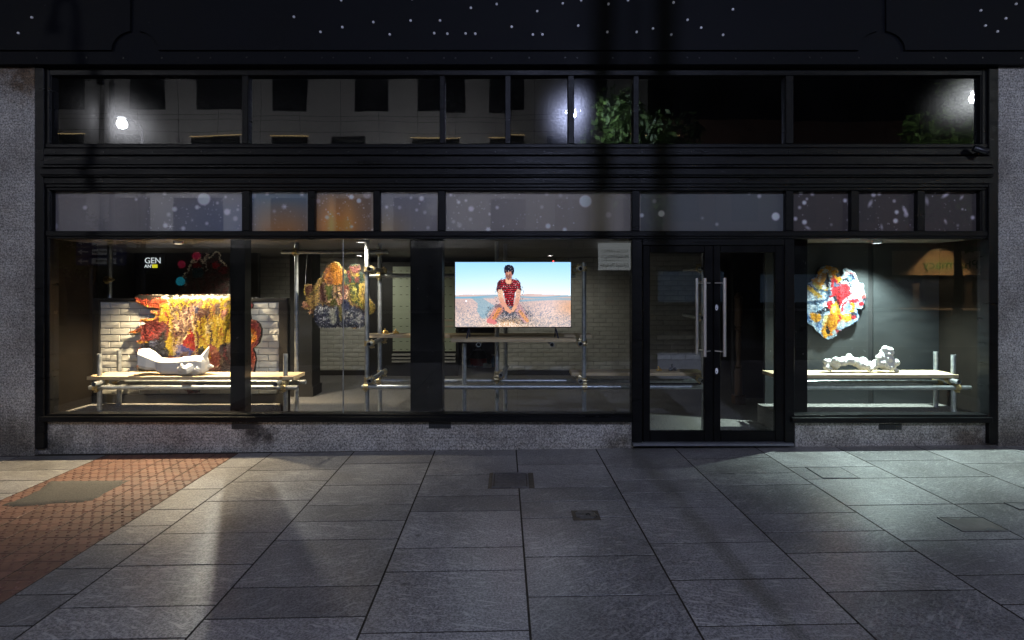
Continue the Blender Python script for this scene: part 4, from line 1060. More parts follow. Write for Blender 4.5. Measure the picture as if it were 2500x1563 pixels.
# ------------------------------------------------------------------ television
tv = thing('television', 'flat television on the scaffold shelf showing a kneeling figure in a desert', 'television', (0.01, 0.45, 1.085))
ty = 0.42
x0, x1, z0, z1 = PX(1109.6,ty), PX(1395.3,ty), PZ(800.5,ty), PZ(638.5,ty)
MB().bbox(x0, x1, ty, ty+0.035, z0, z1, 0.004).build('bezel', 'plastic_black', tv)
MB().bbox(x0+0.15, x1-0.15, ty+0.0351, ty+0.07, z0+0.08, z1-0.2, 0.002).build('rear_housing', 'plastic_black', tv)
TWW, THH = 300, 170
ix, iy = np.meshgrid(220 + (np.arange(TWW)+0.5)/TWW*2002, 140 + (np.arange(THH)+0.5)/THH*1128)
img = np.zeros((THH, TWW, 3)); tr_ = np.random.default_rng(11)
def tv_add(col, amt):
    global img
    img = img*(1-amt[..., None]) + np.array(col, float)*amt[..., None]
ty_ = np.clip((iy-140)/570, 0, 1)
img[:] = np.array([150,205,248])*(1-ty_[..., None]) + np.array([236,243,252])*ty_[..., None]
sidef = np.clip(np.abs(ix-1250)/1000, 0, 1)*(1-ty_); img += (np.array([165,215,250])-img)*0.35*sidef[..., None]
hor = 712 + 10*np.sin(ix/160.0) - 22*np.exp(-((ix-1480)/150)**2) - 14*np.exp(-((ix-380)/120)**2)
land = iy > hor
wav = value_noise(TWW, THH, 3.2, tr_); wav2 = value_noise(TWW, THH, 1.3, tr_); big = value_noise(TWW, THH, 60, tr_)
dep = np.clip((iy-hor)/540, 0, 1)
c = np.array([206,176,172])*(1-dep[..., None]) + np.array([196,176,168])*dep[..., None]
c = c*(0.92+0.16*big[..., None])
pat = np.clip((wav2*0.65+wav*0.35-0.5)*3.2*np.clip(dep*1.6, 0, 1), -1, 1)
c = c + pat[..., None]*np.where(pat[..., None] > 0, np.array([34,26,22]), np.array([74,46,16]))*1.0
c += (np.array([228,160,110])-c)*(np.clip((ix-1900)/320, 0, 1)*np.exp(-((iy-930)/150)**2))[..., None]*0.6
blue = np.array([105,165,196.0])
sh = np.exp(-((iy-(742+16*np.sin(ix/210)))/14)**2)*0.8 + np.exp(-((iy-(800-18*np.sin(ix/300+1)))/16)**2)*(ix > 1300)*0.7 + np.exp(-((iy-760)/12)**2)*(ix < 900)*0.6
c += (blue-c)*np.clip(sh, 0, 0.9)[..., None]
def tri(pts): 
    m_ = np.zeros(ix.shape, bool); j = len(pts)-1
    for i in range(len(pts)):
        xi, yi = pts[i]; xj, yj = pts[j]
        if yi != yj: m_ ^= ((yi > iy) != (yj > iy)) & (ix < (xj-xi)*(iy-yi)/(yj-yi)+xi)
        j = i
    return m_
val = tri([(420,760),(560,752),(700,770),(820,850),(900,900),(800,1010),(740,1130),(680,1120),(600,1000),(610,860),(520,780)])
c += (np.array([112,160,182])+22*(wav2[..., None]-0.5)-c)*(val*0.62)[..., None]
tr2 = np.exp(-((ix-1150)/330)**2)*np.clip((iy-1080)/120, 0, 1)
c += (np.array([226,186,150])+np.sign(wav2-0.5)[..., None]*np.array([26,40,60])-c)*(tr2*0.85)[..., None]
img = np.where(land[..., None], c, img)
def ell(x, y, rx, ry, col, a=1.0, jit=0.25):
    d = np.sqrt(((ix-x)/rx)**2+((iy-y)/ry)**2) + (wav2-0.5)*jit
    tv_add(col, (d < 1)*a)
def cap(x0, y0, x1, y1, r0, r1, col, a=1.0, jit=0.3):
    dx, dy = x1-x0, y1-y0; t_ = np.clip(((ix-x0)*dx+(iy-y0)*dy)/(dx*dx+dy*dy), 0, 1)
    d = np.hypot(ix-x0-dx*t_, iy-y0-dy*t_)/(r0+(r1-r0)*t_) + (wav2-0.5)*jit
    tv_add(col, (d < 1)*a)
for (x, y, rx, ry) in ((1150,470,150,60),(950,1050,180,130),(1370,1080,170,130),(1140,1080,240,90)): # loose dark fragments
    d = np.sqrt(((ix-x)/rx)**2+((iy-y)/ry)**2); tv_add((48,58,78), (d < 1.15)*(wav2 > 0.62)*0.85)
cap(1010,930,835,1160,78,56,(206,140,128)); cap(985,960,890,1120,34,28,(222,142,84)); cap(1300,930,1445,1150,74,54,(192,148,152)); cap(1340,1000,1465,1160,28,30,(214,150,104)); tv_add((52,48,62), ((np.abs(iy-1040) < 130)&(np.abs(ix-1140) < 360)&(wav2 > 0.70)&(np.abs(ix-1140) > 60))*0.85)
cap(800,1165,900,1185,40,40,(210,120,120)); tv_add((58,62,76), ((np.hypot((ix-1160)/120,(iy-960)/120) < 1)&(wav2 > 0.30))*0.9); tv_add((60,62,70), ((np.abs(ix-1150) < 240-np.clip((1160-iy)*0.5,0,200))&(iy > 1010)&(iy < 1175)&(wav2 > 0.50))*0.8)
cap(1030,520,990,620,75,60,(58,22,26)); cap(1280,520,1310,620,70,55,(58,22,26))
tors = tri([(950,500),(1000,450),(1100,435),(1210,435),(1300,460),(1345,520),(1330,650),(1260,660),(1240,780),(1225,900),(1100,900),(1080,780),(1050,640),(955,650),(942,560)])
stripe = (np.sin((iy+ (ix-1150)*(ix-1150)*0.00010)/5.4) > -0.05)
tv_add((70,18,24), tors*1.0); tv_add((178,26,40), (tors & stripe)*0.9); tv_add((28,14,22), (tors & (wav2 > 0.72))*0.9); tv_add((235,225,230), (tors & (wav2 < 0.14))*0.9)
tv_add((30,16,24), (tors & (ix < 1010))*0.4)
cap(1000,660,1020,800,48,40,(226,178,150)); cap(1020,800,1110,950,40,32,(214,150,128)); cap(1315,650,1300,800,44,38,(222,172,150)); cap(1300,800,1245,940,38,30,(208,150,132))
cap(1110,950,1170,1005,40,28,(214,150,124)); cap(1250,930,1215,985,34,26,(220,160,130)); ell(1080,720,40,60,(40,30,34),0.0)
cap(1145,430,1145,470,48,55,(228,170,140)); ell(1150,330,66,120,(176,112,96)); ell(1140,395,44,50,(96,62,60),0.6,0.8); ell(1150,250,84,66,(22,20,38)); ell(1215,290,26,70,(20,18,34)); ell(1085,285,18,60,(30,24,40),0.9)
cap(1105,300,1195,290,9,9,(50,30,34),0.8); ell(1140,345,14,26,(222,165,140),0.7); ell(1170,320,24,22,(205,140,110),0.6)
tv_add((240,240,248), ((ix > 1090)&(ix < 1215)&(iy > 195)&(iy < 420)&(wav2 < 0.10))*0.9)
cap(930,900,990,900,30,30,(60,66,86),0.5,0.9)
rim = ((np.abs(ix-960) < 60)|(np.abs(ix-1350) < 60))&(iy > 560)&(iy < 1000)&(wav2 > 0.74); tv_add((50,52,72), rim*0.8)
dot_ = ((ix-410)**2+(iy-818)**2) < 260; tv_add((255,245,250), dot_*1.0)
img = np.clip(img, 0, 255)
sxx0, sxx1, szz0, szz1 = PX(1111.4,ty), PX(1393.5,ty), PZ(798.2,ty), PZ(640.2,ty)
vx = np.linspace(sxx0, sxx1, TWW+1); vz = np.linspace(szz1, szz0, THH+1)
vs = [(x, ty-0.0008, z) for z in vz for x in vx]
fs = [(j*(TWW+1)+i, (j+1)*(TWW+1)+i, (j+1)*(TWW+1)+i+1, j*(TWW+1)+i+1) for j in range(THH) for i in range(TWW)]
scr = cloud('screen', vs, fs, lin(img).reshape(-1, 3), 'screen', tv); scr['label'] = 'lit screen with a kneeling figure in a striped shirt on dunes'
for (xa, xb) in ((1145, 1139.5), (1356.5, 1363)):
    lg = MB()
    lg.cyl((PX(xa,0.43),0.435,z0+0.004), (PX(xb,0.37),0.37,1.0855), 0.0075, 8); lg.cyl((PX(xa,0.43),0.435,z0+0.004), (PX(xa,0.43),0.555,1.0855), 0.0075, 8)
    lg.build('leg', 'plastic_navy', tv)
MB().cyl(P(1351,637,ty-0.004)+Vector((0,0,-0.004)), P(1351,637,ty-0.012)+Vector((0,0,-0.004)), 0.006, 10).build('indicator_light', 'lit_red', tv)

# ------------------------------------------------------------------ tufted textiles
def raster(size, zoom_org, zoom_k, base_col, ops, r_):
    """colour map drawn from polygons / ellipses / strokes given in zoomed-photo pixels"""
    x0, y0, x1, y1 = size; W_, H_ = int((x1-x0)/4)+1, int((y1-y0)/4)+1
    gx, gy = np.meshgrid(x0+np.arange(W_)*4.0, y0+np.arange(H_)*4.0)
    wx = gx + (value_noise(W_, H_, 7, r_)-0.5)*26; wy = gy + (value_noise(W_, H_, 7, r_)-0.5)*26
    im = np.zeros((H_, W_, 3)) + np.array(base_col, float)
    def pmask(pts):
        m_ = np.zeros(gx.shape, bool); j = len(pts)-1
        for i in range(len(pts)):
            xi, yi = pts[i]; xj, yj = pts[j]
            if yi != yj: m_ ^= ((yi > wy) != (yj > wy)) & (wx < (xj-xi)*(wy-yi)/(yj-yi)+xi)
            j = i
        return m_
    for op in ops:
        k, col = op[0], np.array(op[1], float); a = 1.0
        if k == 'p': m_ = pmask(op[2])
        elif k == 'm': m_ = pmask(op[2]) & (value_noise(W_, H_, op[3], r_) > op[4]+0.07)       # mottled polygon
        elif k == 'e': ex, ey, rx, ry = op[2]; m_ = ((wx-ex)/rx)**2+((wy-ey)/ry)**2 < 1
        elif k == 'n': ex, ey, rx, ry = op[2]; m_ = (((wx-ex)/rx)**2+((wy-ey)/ry)**2 < 1) & (value_noise(W_, H_, op[3], r_) > op[4])
        elif k == 's':
            m_ = np.zeros(gx.shape, bool); pts = op[2]
            for (ax_, ay_), (bx_, by_) in zip(pts[:-1], pts[1:]):
                dx, dy = bx_-ax_, by_-ay_; t_ = np.clip(((wx-ax_)*dx+(wy-ay_)*dy)/(dx*dx+dy*dy), 0, 1)
                m_ |= np.hypot(wx-ax_-dx*t_, wy-ay_-dy*t_) < op[3]/2
        im[m_] = col
    return im, pmask, (W_, H_)
def textile(name, label, outline, zoom_org, zoom_k, Y, base_col, ops, spacing, seed, bow=None, tuft=0.014, bright=1.0, top_fold=False):
    r_ = np.random.default_rng(seed)
    xs = [p[0] for p in outline]; ys = [p[1] for p in outline]; x0, x1, y0, y1 = min(xs), max(xs), min(ys), max(ys)
    im, _, (W_, H_) = raster((x0, y0, x1, y1), zoom_org, zoom_k, base_col, ops, r_)
    mpp = (Y - CAM_Y)/F_PX/zoom_k                                         # metres per zoomed pixel
    def world(x, y): return PX(zoom_org[0]+x/zoom_k, Y), PZ(zoom_org[1]+y/zoom_k, Y)
    bx = [world(*p)[0] for p in outline]; bz = [world(*p)[1] for p in outline]
    org = (sum(bx)/len(bx), Y, min(bz))
    t = thing(name, label, 'textile', org, 'tufted textile wall pieces')
    nseed = seed*3.7
    relief = lambda x, z: 0.034*mnoise.noise((x*4.5+nseed, z*4.5, 1.3)) + 0.034*mnoise.noise((x*17, z*4.0, nseed))
    # backing: thick felt following the outline
    poly = [world(*p) for p in outline]
    bm_ = MB().prism(poly if sum((poly[i][0]*poly[(i+1)%len(poly)][1]-poly[(i+1)%len(poly)][0]*poly[i][1]) for i in range(len(poly))) > 0 else poly[::-1], Y+0.006, Y+0.022)
    bm_.build('backing', 'dark_wall', t)
    # pile
    step = spacing/mpp
    gx, gy = np.meshgrid(np.arange(x0-step, x1+step, step), np.arange(y0-step, y1+step, step*0.9))
    gx = (gx + r_.uniform(-0.45, 0.45, gx.shape)*step).ravel(); gy = (gy + r_.uniform(-0.45, 0.45, gy.shape)*step).ravel()
    m_ = np.zeros(gx.shape, bool); j = len(outline)-1
    for i in range(len(outline)):
        xi, yi = outline[i]; xj, yj = outline[j]
        if yi != yj: m_ ^= ((yi > gy) != (yj > gy)) & (gx < (xj-xi)*(gy-yi)/(yj-yi)+xi)
        j = i
    gx, gy = gx[m_], gy[m_]
    ci = np.clip(((gx-x0)/4).astype(int) + r_.integers(-2, 3, gx.shape), 0, W_-1); cj = np.clip(((gy-y0)/4).astype(int) + r_.integers(-2, 3, gx.shape), 0, H_-1)
    col = lin(np.clip(im[cj, ci]*r_.uniform(0.80, 1.12, (len(gx), 1))*bright, 0, 255))
    V, Fc, C = [], [], []
    for k in range(len(gx)):
        x, z = world(gx[k], gy[k]); y = Y - relief(x, z)*0.6 - 0.012
        if bow: y += bow(x, z)
        ln = tuft*r_.uniform(0.6, 1.35); rad = spacing*r_.uniform(0.55, 0.85); ang = r_.uniform(0, 6.28)
        tx, tz = r_.uniform(-0.6, 0.6)*ln, r_.uniform(-0.9, 0.25)*ln
        n = len(V)
        for q in range(4):
            a = ang + q*1.571; V.append((x+math.cos(a)*rad, y+0.006, z+math.sin(a)*rad))
        for q in range(4):
            a = ang + q*1.571; V.append((x+tx+math.cos(a)*rad*0.55, y-ln, z+tz+math.sin(a)*rad*0.55))
        Fc += [(n,n+1,n+5,n+4),(n+1,n+2,n+6,n+5),(n+2,n+3,n+7,n+6),(n+3,n,n+4,n+7),(n+4,n+5,n+6,n+7)]
        C += [col[k]]*5
    p = cloud('pile', V, Fc, np.array(C), 'yarn', t); p['kind'] = 'stuff'
    print(name, len(gx))
    return t
YEL, MAU, PAL, MAR = (212,182,26), (158,122,104), (236,204,160), (134,28,30)
rug1 = [(150,240),(210,215),(400,220),(700,225),(1000,215),(1300,212),(1500,215),(1610,245),(1680,290),(1720,345),(1710,390),(1660,405),(1640,420),(1680,480),(1700,540),(1760,555),(1810,600),(1835,670),(1830,760),(1800,850),(1760,890),(1720,920),(1745,980),(1760,1060),(1750,1130),(1740,1210),(1720,1270),(1500,1310),(1200,1345),(1060,1400),(1000,1500),(880,1510),(820,1460),(760,1360),(400,1300),(180,1210),(170,1160),(200,1120),(230,1090),(180,1020),(175,960),(230,900),(250,850),(180,830),(240,800),(240,700),(80,725),(75,710),(180,670),(240,620),(330,590),(220,560),(220,535),(400,535),(440,500),(420,460),(370,440),(375,425),(440,430),(500,410),(460,385),(300,370),(230,340),(180,290)]
ops1 = [('p',(140,60,44),[(0,0),(1,0),(1,1)]), ('p',YEL,[(480,220),(1600,210),(1600,980),(1250,960),(620,1010),(480,560)]),
 ('m',MAU,[(480,220),(1600,210),(1600,560),(480,520)],9,0.62),
 ('p',(206,74,26),[(150,240),(210,212),(520,220),(590,290),(470,400),(300,372),(200,310)]), ('p',(184,36,26),[(180,240),(240,225),(240,330),(200,310)]), ('s',(226,180,30),[(150,240),(185,300),(240,345),(330,372),(450,390)],16),
 ('p',(128,26,22),[(440,425),(545,415),(530,520),(430,580),(330,592),(420,500)]), ('s',(220,160,30),[(375,430),(440,440),(440,500),(380,545),(225,545)],18), ('s',(206,120,30),[(80,715),(200,680),(330,600)],22),
 ('p',MAR,[(330,585),(560,555),(650,680),(630,800),(480,860),(240,800),(240,640)]), ('m',(168,84,80),[(330,585),(560,555),(650,680),(630,800),(480,860),(240,800),(240,640)],6,0.66), ('m',(206,50,30),[(240,620),(420,600),(420,800),(240,810)],7,0.62),
 ('s',(236,190,20),[(180,828),(330,835)],26), ('p',(14,14,16),[(500,700),(560,690),(580,800),(540,850),(490,830)]),
 ('p',(26,28,52),[(250,850),(400,798),(560,820),(610,900),(620,1000),(600,1090),(280,1100),(178,1020),(175,960),(230,900)]), ('p',(34,48,116),[(178,1020),(230,900),(300,960),(290,1100),(200,1120)]), ('e',(104,108,142),(410,850,60,36)), ('m',(80,84,110),[(300,820),(600,860),(600,1000),(320,1000)],5,0.7),
 ('p',(150,132,110),[(165,1160),(330,1100),(480,1120),(420,1300),(180,1215)]), ('m',(40,38,36),[(165,1160),(330,1100),(620,1100),(620,1320),(180,1215)],5,0.45),
 ('p',YEL,[(490,320),(600,330),(640,560),(650,700),(690,850),(680,1010),(620,990),(570,830),(625,700),(565,560),(480,540)]),
 ('p',MAU,[(620,330),(700,380),(820,420),(980,300),(1010,500),(955,640),(985,1020),(690,1020),(745,800),(650,600)]), ('m',(104,66,60),[(620,330),(980,300),(1010,500),(955,1020),(690,1020),(650,600)],5,0.6), ('m',(224,190,176),[(700,430),(920,430),(930,640),(760,640)],5,0.62),
 ('s',PAL,[(585,280),(640,380),(690,470)],24), ('s',PAL,[(690,600),(765,710),(728,850),(695,1000)],30), ('s',PAL,[(935,480),(950,700),(968,1010)],30), ('s',PAL,[(600,560),(650,700),(680,900),(690,1010)],22), ('s',PAL,[(910,690),(830,770),(790,850)],18), ('s',PAL,[(815,680),(800,780)],14), ('s',PAL,[(760,420),(800,540),(830,640)],14), ('s',(112,60,54),[(720,430),(760,560),(790,700)],18), ('s',(112,60,54),[(880,420),(900,560),(870,660)],18), ('s',PAL,[(860,420),(880,520),(850,620)],12), ('s',(236,214,190),[(1290,250),(1300,330),(1280,420)],22), ('s',(176,40,30),[(560,440),(600,520),(590,600)],16), ('s',(236,190,60),[(1480,260),(1500,420),(1490,560)],26), ('s',(120,60,40),[(1440,280),(1450,430)],18),
 ('s',(112,40,40),[(690,640),(705,740),(690,900)],22), ('s',(110,40,44),[(985,560),(1000,760),(985,980)],26), ('p',(96,44,40),[(1000,380),(1190,390),(1200,490),(1060,500),(1000,600),(980,480)]), ('m',(150,120,96),[(1000,380),(1190,390),(1200,490),(1060,500)],5,0.6), ('p',(44,48,92),[(970,360),(1020,370),(1010,460),(975,470)]),
 ('p',(190,18,18),[(912,672),(952,760),(955,965),(795,905),(815,800)]), ('n',(196,92,30),(880,850,50,60),4,0.45),
 ('p',(74,80,156),[(720,880),(790,860),(925,935),(912,1020),(700,1030)]), ('p',(150,120,120),[(770,950),(880,960),(870,1020),(760,1020)]), ('m',(160,150,190),[(720,880),(790,860),(800,1020),(700,1030)],4,0.5),
 ('p',YEL,[(1010,560),(1100,470),(1250,500),(1400,540),(1600,560),(1600,820),(1400,840),(1300,860),(1250,935),(1150,860),(1060,830),(1000,700)]), ('m',(186,138,10),[(1010,560),(1100,470),(1250,500),(1600,540),(1600,840),(1250,935),(1060,830)],6,0.6), ('p',(214,196,158),[(1130,560),(1190,550),(1185,700),(1115,735)]), ('m',(150,120,90),[(1130,560),(1190,550),(1185,700),(1115,735)],3,0.55),
 ('s',(176,70,20),[(1340,600),(1310,680),(1330,760),(1300,800)],14), ('s',(186,96,20),[(1020,740),(1090,820),(1090,860)],14), ('s',(176,110,60),[(1230,330),(1215,470)],26), ('p',(120,92,84),[(1230,320),(1310,330),(1290,480),(1240,500)]), ('p',(190,120,110),[(1310,400),(1400,390),(1400,480),(1310,520)]),
 ('p',(30,34,30),[(1010,930),(1060,870),(1090,900),(1060,1010),(1010,1010)]), ('s',(226,168,20),[(1130,930),(1165,970),(1140,1060)],28),
 ('p',(150,58,50),[(1100,835),(1200,860),(1290,940),(1300,1210),(1190,1120),(1165,960)]), ('m',(196,130,96),[(1100,835),(1200,860),(1290,940),(1300,1210),(1165,960)],4,0.6),
 ('p',(60,40,52),[(1290,870),(1400,830),(1600,830),(1600,1230),(1300,1230)]), ('s',(30,26,36),[(1330,880),(1370,1000),(1400,1080)],30), ('s',(150,60,74),[(1350,900),(1340,1010),(1400,1100)],20), ('s',(140,124,100),[(1320,980),(1310,1140)],24), ('m',(150,128,110),[(1150,1060),(1300,1160),(1320,1230),(1150,1220)],4,0.5),
 ('p',(166,58,92),[(1600,240),(1725,345),(1660,408),(1600,380)]), ('p',(122,30,58),[(1590,430),(1690,510),(1705,560),(1590,560)]), ('p',(136,26,36),[(1590,555),(1800,590),(1840,700),(1800,860),(1590,870)]), ('e',(232,150,28),(1690,740,105,105)), ('n',(190,60,30),(1690,740,110,110),5,0.62), ('e',(240,214,150),(1685,745,36,42)),
 ('p',(170,66,48),[(1590,870),(1790,860),(1765,1110),(1640,1110),(1590,1040)]), ('m',(226,150,40),[(1600,880),(1660,900),(1700,1010),(1600,1010)],5,0.5), ('p',(70,66,88),[(1590,1050),(1690,1110),(1745,1215),(1590,1240)]), ('m',(150,148,160),[(1590,1050),(1690,1110),(1745,1215),(1590,1240)],4,0.62),
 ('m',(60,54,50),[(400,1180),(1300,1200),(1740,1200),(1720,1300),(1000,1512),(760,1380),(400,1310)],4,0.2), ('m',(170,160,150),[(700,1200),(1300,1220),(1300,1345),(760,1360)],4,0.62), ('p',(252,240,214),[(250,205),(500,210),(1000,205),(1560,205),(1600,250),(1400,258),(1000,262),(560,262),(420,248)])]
r3 = random.Random(8); drips = []
for k in range(34):
    x = r3.uniform(500, 1580); y = r3.uniform(270, 640); ln = r3.uniform(90, 300); w_ = r3.uniform(-30, 30)
    drips.append(('s', [(108,26,28),(66,28,34),(238,214,150),(244,206,40),(96,30,30),(176,140,16)][k % 6], [(x,y),(x+w_,y+ln*0.5),(x+w_*0.4,y+ln)], r3.uniform(9, 20)))
top_glare = ops1.pop(); ops1 += drips + [top_glare]  # pale top edge: the spotlight's overexposure painted into the yarn colour
zt1 = PZ(680+250/5.4, 0.93)
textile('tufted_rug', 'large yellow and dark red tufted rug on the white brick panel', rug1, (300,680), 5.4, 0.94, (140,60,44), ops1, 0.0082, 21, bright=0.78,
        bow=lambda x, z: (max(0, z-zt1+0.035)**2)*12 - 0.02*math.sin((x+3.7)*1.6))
rug2 = [(245,935),(265,855),(320,860),(300,770),(275,700),(285,610),(320,585),(390,600),(410,640),(470,560),(500,510),(570,470),(580,410),(620,340),(680,270),(740,240),(800,260),(840,310),(920,400),(960,370),(965,320),(1000,290),(1120,285),(1135,330),(1130,400),(1200,450),(1230,600),(1270,750),(1290,830),(1370,910),(1380,960),(1350,1030),(1280,1055),(1240,1050),(1230,1200),(1170,1245),(1060,1265),(980,1240),(880,1250),(780,1245),(650,1260),(530,1250),(480,1200),(420,1130),(415,1060),(440,1010),(400,1045),(350,1030),(340,970),(270,965)]
full2 = [(330,600),(1200,500),(1300,900),(1200,1000),(350,1000)]
ops2 = [('m',(92,84,28),full2,6,0.5), ('m',(206,166,110),full2,4,0.66), ('m',(120,66,60),full2,5,0.7),
 ('p',(192,122,18),[(620,340),(740,238),(800,260),(875,330),(875,590),(760,592),(600,560),(580,420)]), ('m',(128,62,26),[(580,380),(690,300),(870,560),(870,600),(600,580)],5,0.56), ('s',(228,200,120),[(790,262),(850,330),(915,410)],42), ('s',(122,66,44),[(690,275),(620,360),(590,470)],30),
 ('p',(104,50,30),[(290,620),(390,605),(400,680),(340,760),(290,700)]), ('s',(190,160,60),[(285,615),(280,720),(320,850)],22), ('s',(180,150,70),[(560,540),(470,620),(400,700)],26), ('s',(92,80,30),[(540,580),(430,700)],16), ('p',(196,156,84),[(330,770),(490,720),(500,870),(430,1000),(350,900)]), ('m',(120,84,70),[(330,770),(490,720),(500,870),(430,1000)],4,0.6), ('e',(208,152,116),(288,910,48,52)), ('e',(212,164,116),(380,1000,44,46)), ('m',(150,90,70),[(245,850),(420,960),(400,1045),(250,960)],4,0.62),
 ('p',(112,62,56),[(510,600),(590,590),(615,850),(510,850)]), ('s',(212,164,146),[(588,570),(612,830)],26), ('p',(88,96,24),[(615,605),(715,605),(700,800),(640,870)]), ('s',(214,176,140),[(742,600),(722,780),(650,862)],26), ('p',(96,92,24),[(690,820),(800,800),(815,935),(700,905)]), ('p',(126,84,70),[(800,620),(960,620),(962,720),(900,900),(820,880)]), ('m',(206,150,140),[(800,620),(960,620),(962,720),(900,900),(820,880)],4,0.6), ('s',(216,170,150),[(780,760),(800,900)],18), ('s',(214,176,150),[(940,660),(930,820)],34), ('p',(120,42,40),[(890,600),(970,620),(960,680),(900,660)]),
 ('p',(34,66,48),[(880,430),(960,375),(1060,520),(1130,395),(1205,460),(1205,600),(1120,720),(1000,650),(890,560)]), ('p',(124,66,62),[(968,318),(1122,300),(1132,400),(1080,440),(1000,410)]), ('s',(60,84,70),[(965,325),(1000,292),(1120,288),(1134,340)],20), ('s',(130,50,48),[(945,390),(980,530)],44), ('p',(126,56,56),[(1045,490),(1120,490),(1110,570),(1050,560)]), ('e',(232,190,60),(1095,440,26,26)),
 ('p',(146,134,40),[(960,560),(1060,580),(1110,720),(1195,860),(1190,950),(1000,860),(980,700)]), ('m',(40,66,40),[(960,560),(1060,580),(1110,720),(1195,860),(1190,950),(1000,860)],4,0.58), ('s',(230,196,92),[(1145,590),(1140,740),(1185,860)],58), ('s',(226,190,110),[(1195,560),(1200,700)],26), ('s',(226,214,110),[(1040,620),(1060,760)],24),
 ('p',(204,166,76),[(1270,770),(1375,905),(1355,1035),(1265,1055)]), ('m',(130,120,40),[(1250,740),(1375,905),(1355,1035),(1265,1055)],4,0.5),
 ('p',(44,50,80),[(420,1060),(500,880),(700,930),(1000,900),(1235,1000),(1235,1260),(480,1260)]), ('m',(150,152,170),[(420,1060),(500,880),(700,930),(1000,900),(1235,1000),(1235,1260),(480,1260)],4,0.62), ('e',(40,46,78),(555,1060,130,165)), ('n',(206,206,214),(555,1060,120,150),4,0.66), ('e',(172,172,174),(1085,1110,110,105)), ('n',(52,58,92),(1085,1110,115,110),4,0.6),
 ('p',(176,176,168),[(665,955),(750,950),(800,1100),(760,1210),(690,1190)]), ('p',(46,54,90),[(755,960),(815,960),(830,1150),(770,1150)]), ('s',(120,110,50),[(840,940),(842,1140)],44), ('m',(196,190,186),[(860,1000),(980,1000),(960,1160),(860,1160)],4,0.5), ('e',(44,52,92),(920,900,60,70)), ('s',(40,46,70),[(480,1225),(800,1228),(1200,1210)],44), ('m',(190,190,196),[(480,1200),(1220,1190),(1200,1262),(500,1260)],4,0.72), ('s',(40,28,24),[(600,585),(610,850)],10), ('s',(30,30,22),[(715,610),(700,800)],12), ('s',(36,26,24),[(780,600),(800,780)],16), ('s',(28,34,24),[(870,430),(880,600)],14), ('s',(30,36,26),[(985,560),(990,800)],14), ('s',(30,34,24),[(1090,700),(1110,860)],14), ('s',(60,30,20),[(600,570),(870,600)],16), ('s',(240,214,150),[(820,640),(830,800)],16), ('s',(240,206,120),[(470,760),(450,900)],18)]
t2 = textile('tufted_hanging', 'gold, olive and navy lumpy tufted textile hung in the scaffold frame', rug2, (700,600), 6.3, 0.78, (156,124,62), ops2, 0.0078, 33, tuft=0.017, bright=0.82)
hw_ = MB()
for (px, ya) in ((812,640),(868,646),(745,694)):
    p0 = P(px, ya, 0.79); hw_.cyl(p0, (p0.x, 0.86, 2.03), 0.0009, 5)
hw_.build('hanging_wire', 'galvanised', t2)
rug3 = [(205,425),(270,400),(280,350),(360,320),(380,230),(430,160),(530,130),(620,140),(700,170),(720,220),(740,290),(770,330),(830,260),(815,195),(860,165),(960,220),(1010,280),(1030,380),(1090,420),(1150,440),(1130,500),(1160,590),(1170,640),(1190,690),(1150,750),(1115,830),(1110,850),(1030,840),(1040,910),(1065,970),(1040,1030),(940,1110),(830,1160),(740,1220),(640,1340),(530,1360),(470,1320),(360,1230),(300,1150),(205,1080),(130,1000),(95,800),(110,600),(150,480)]
AMB, NAV, RED, WHT, SLA = (244,172,18), (18,24,44), (206,8,30), (238,242,248), (78,106,136)
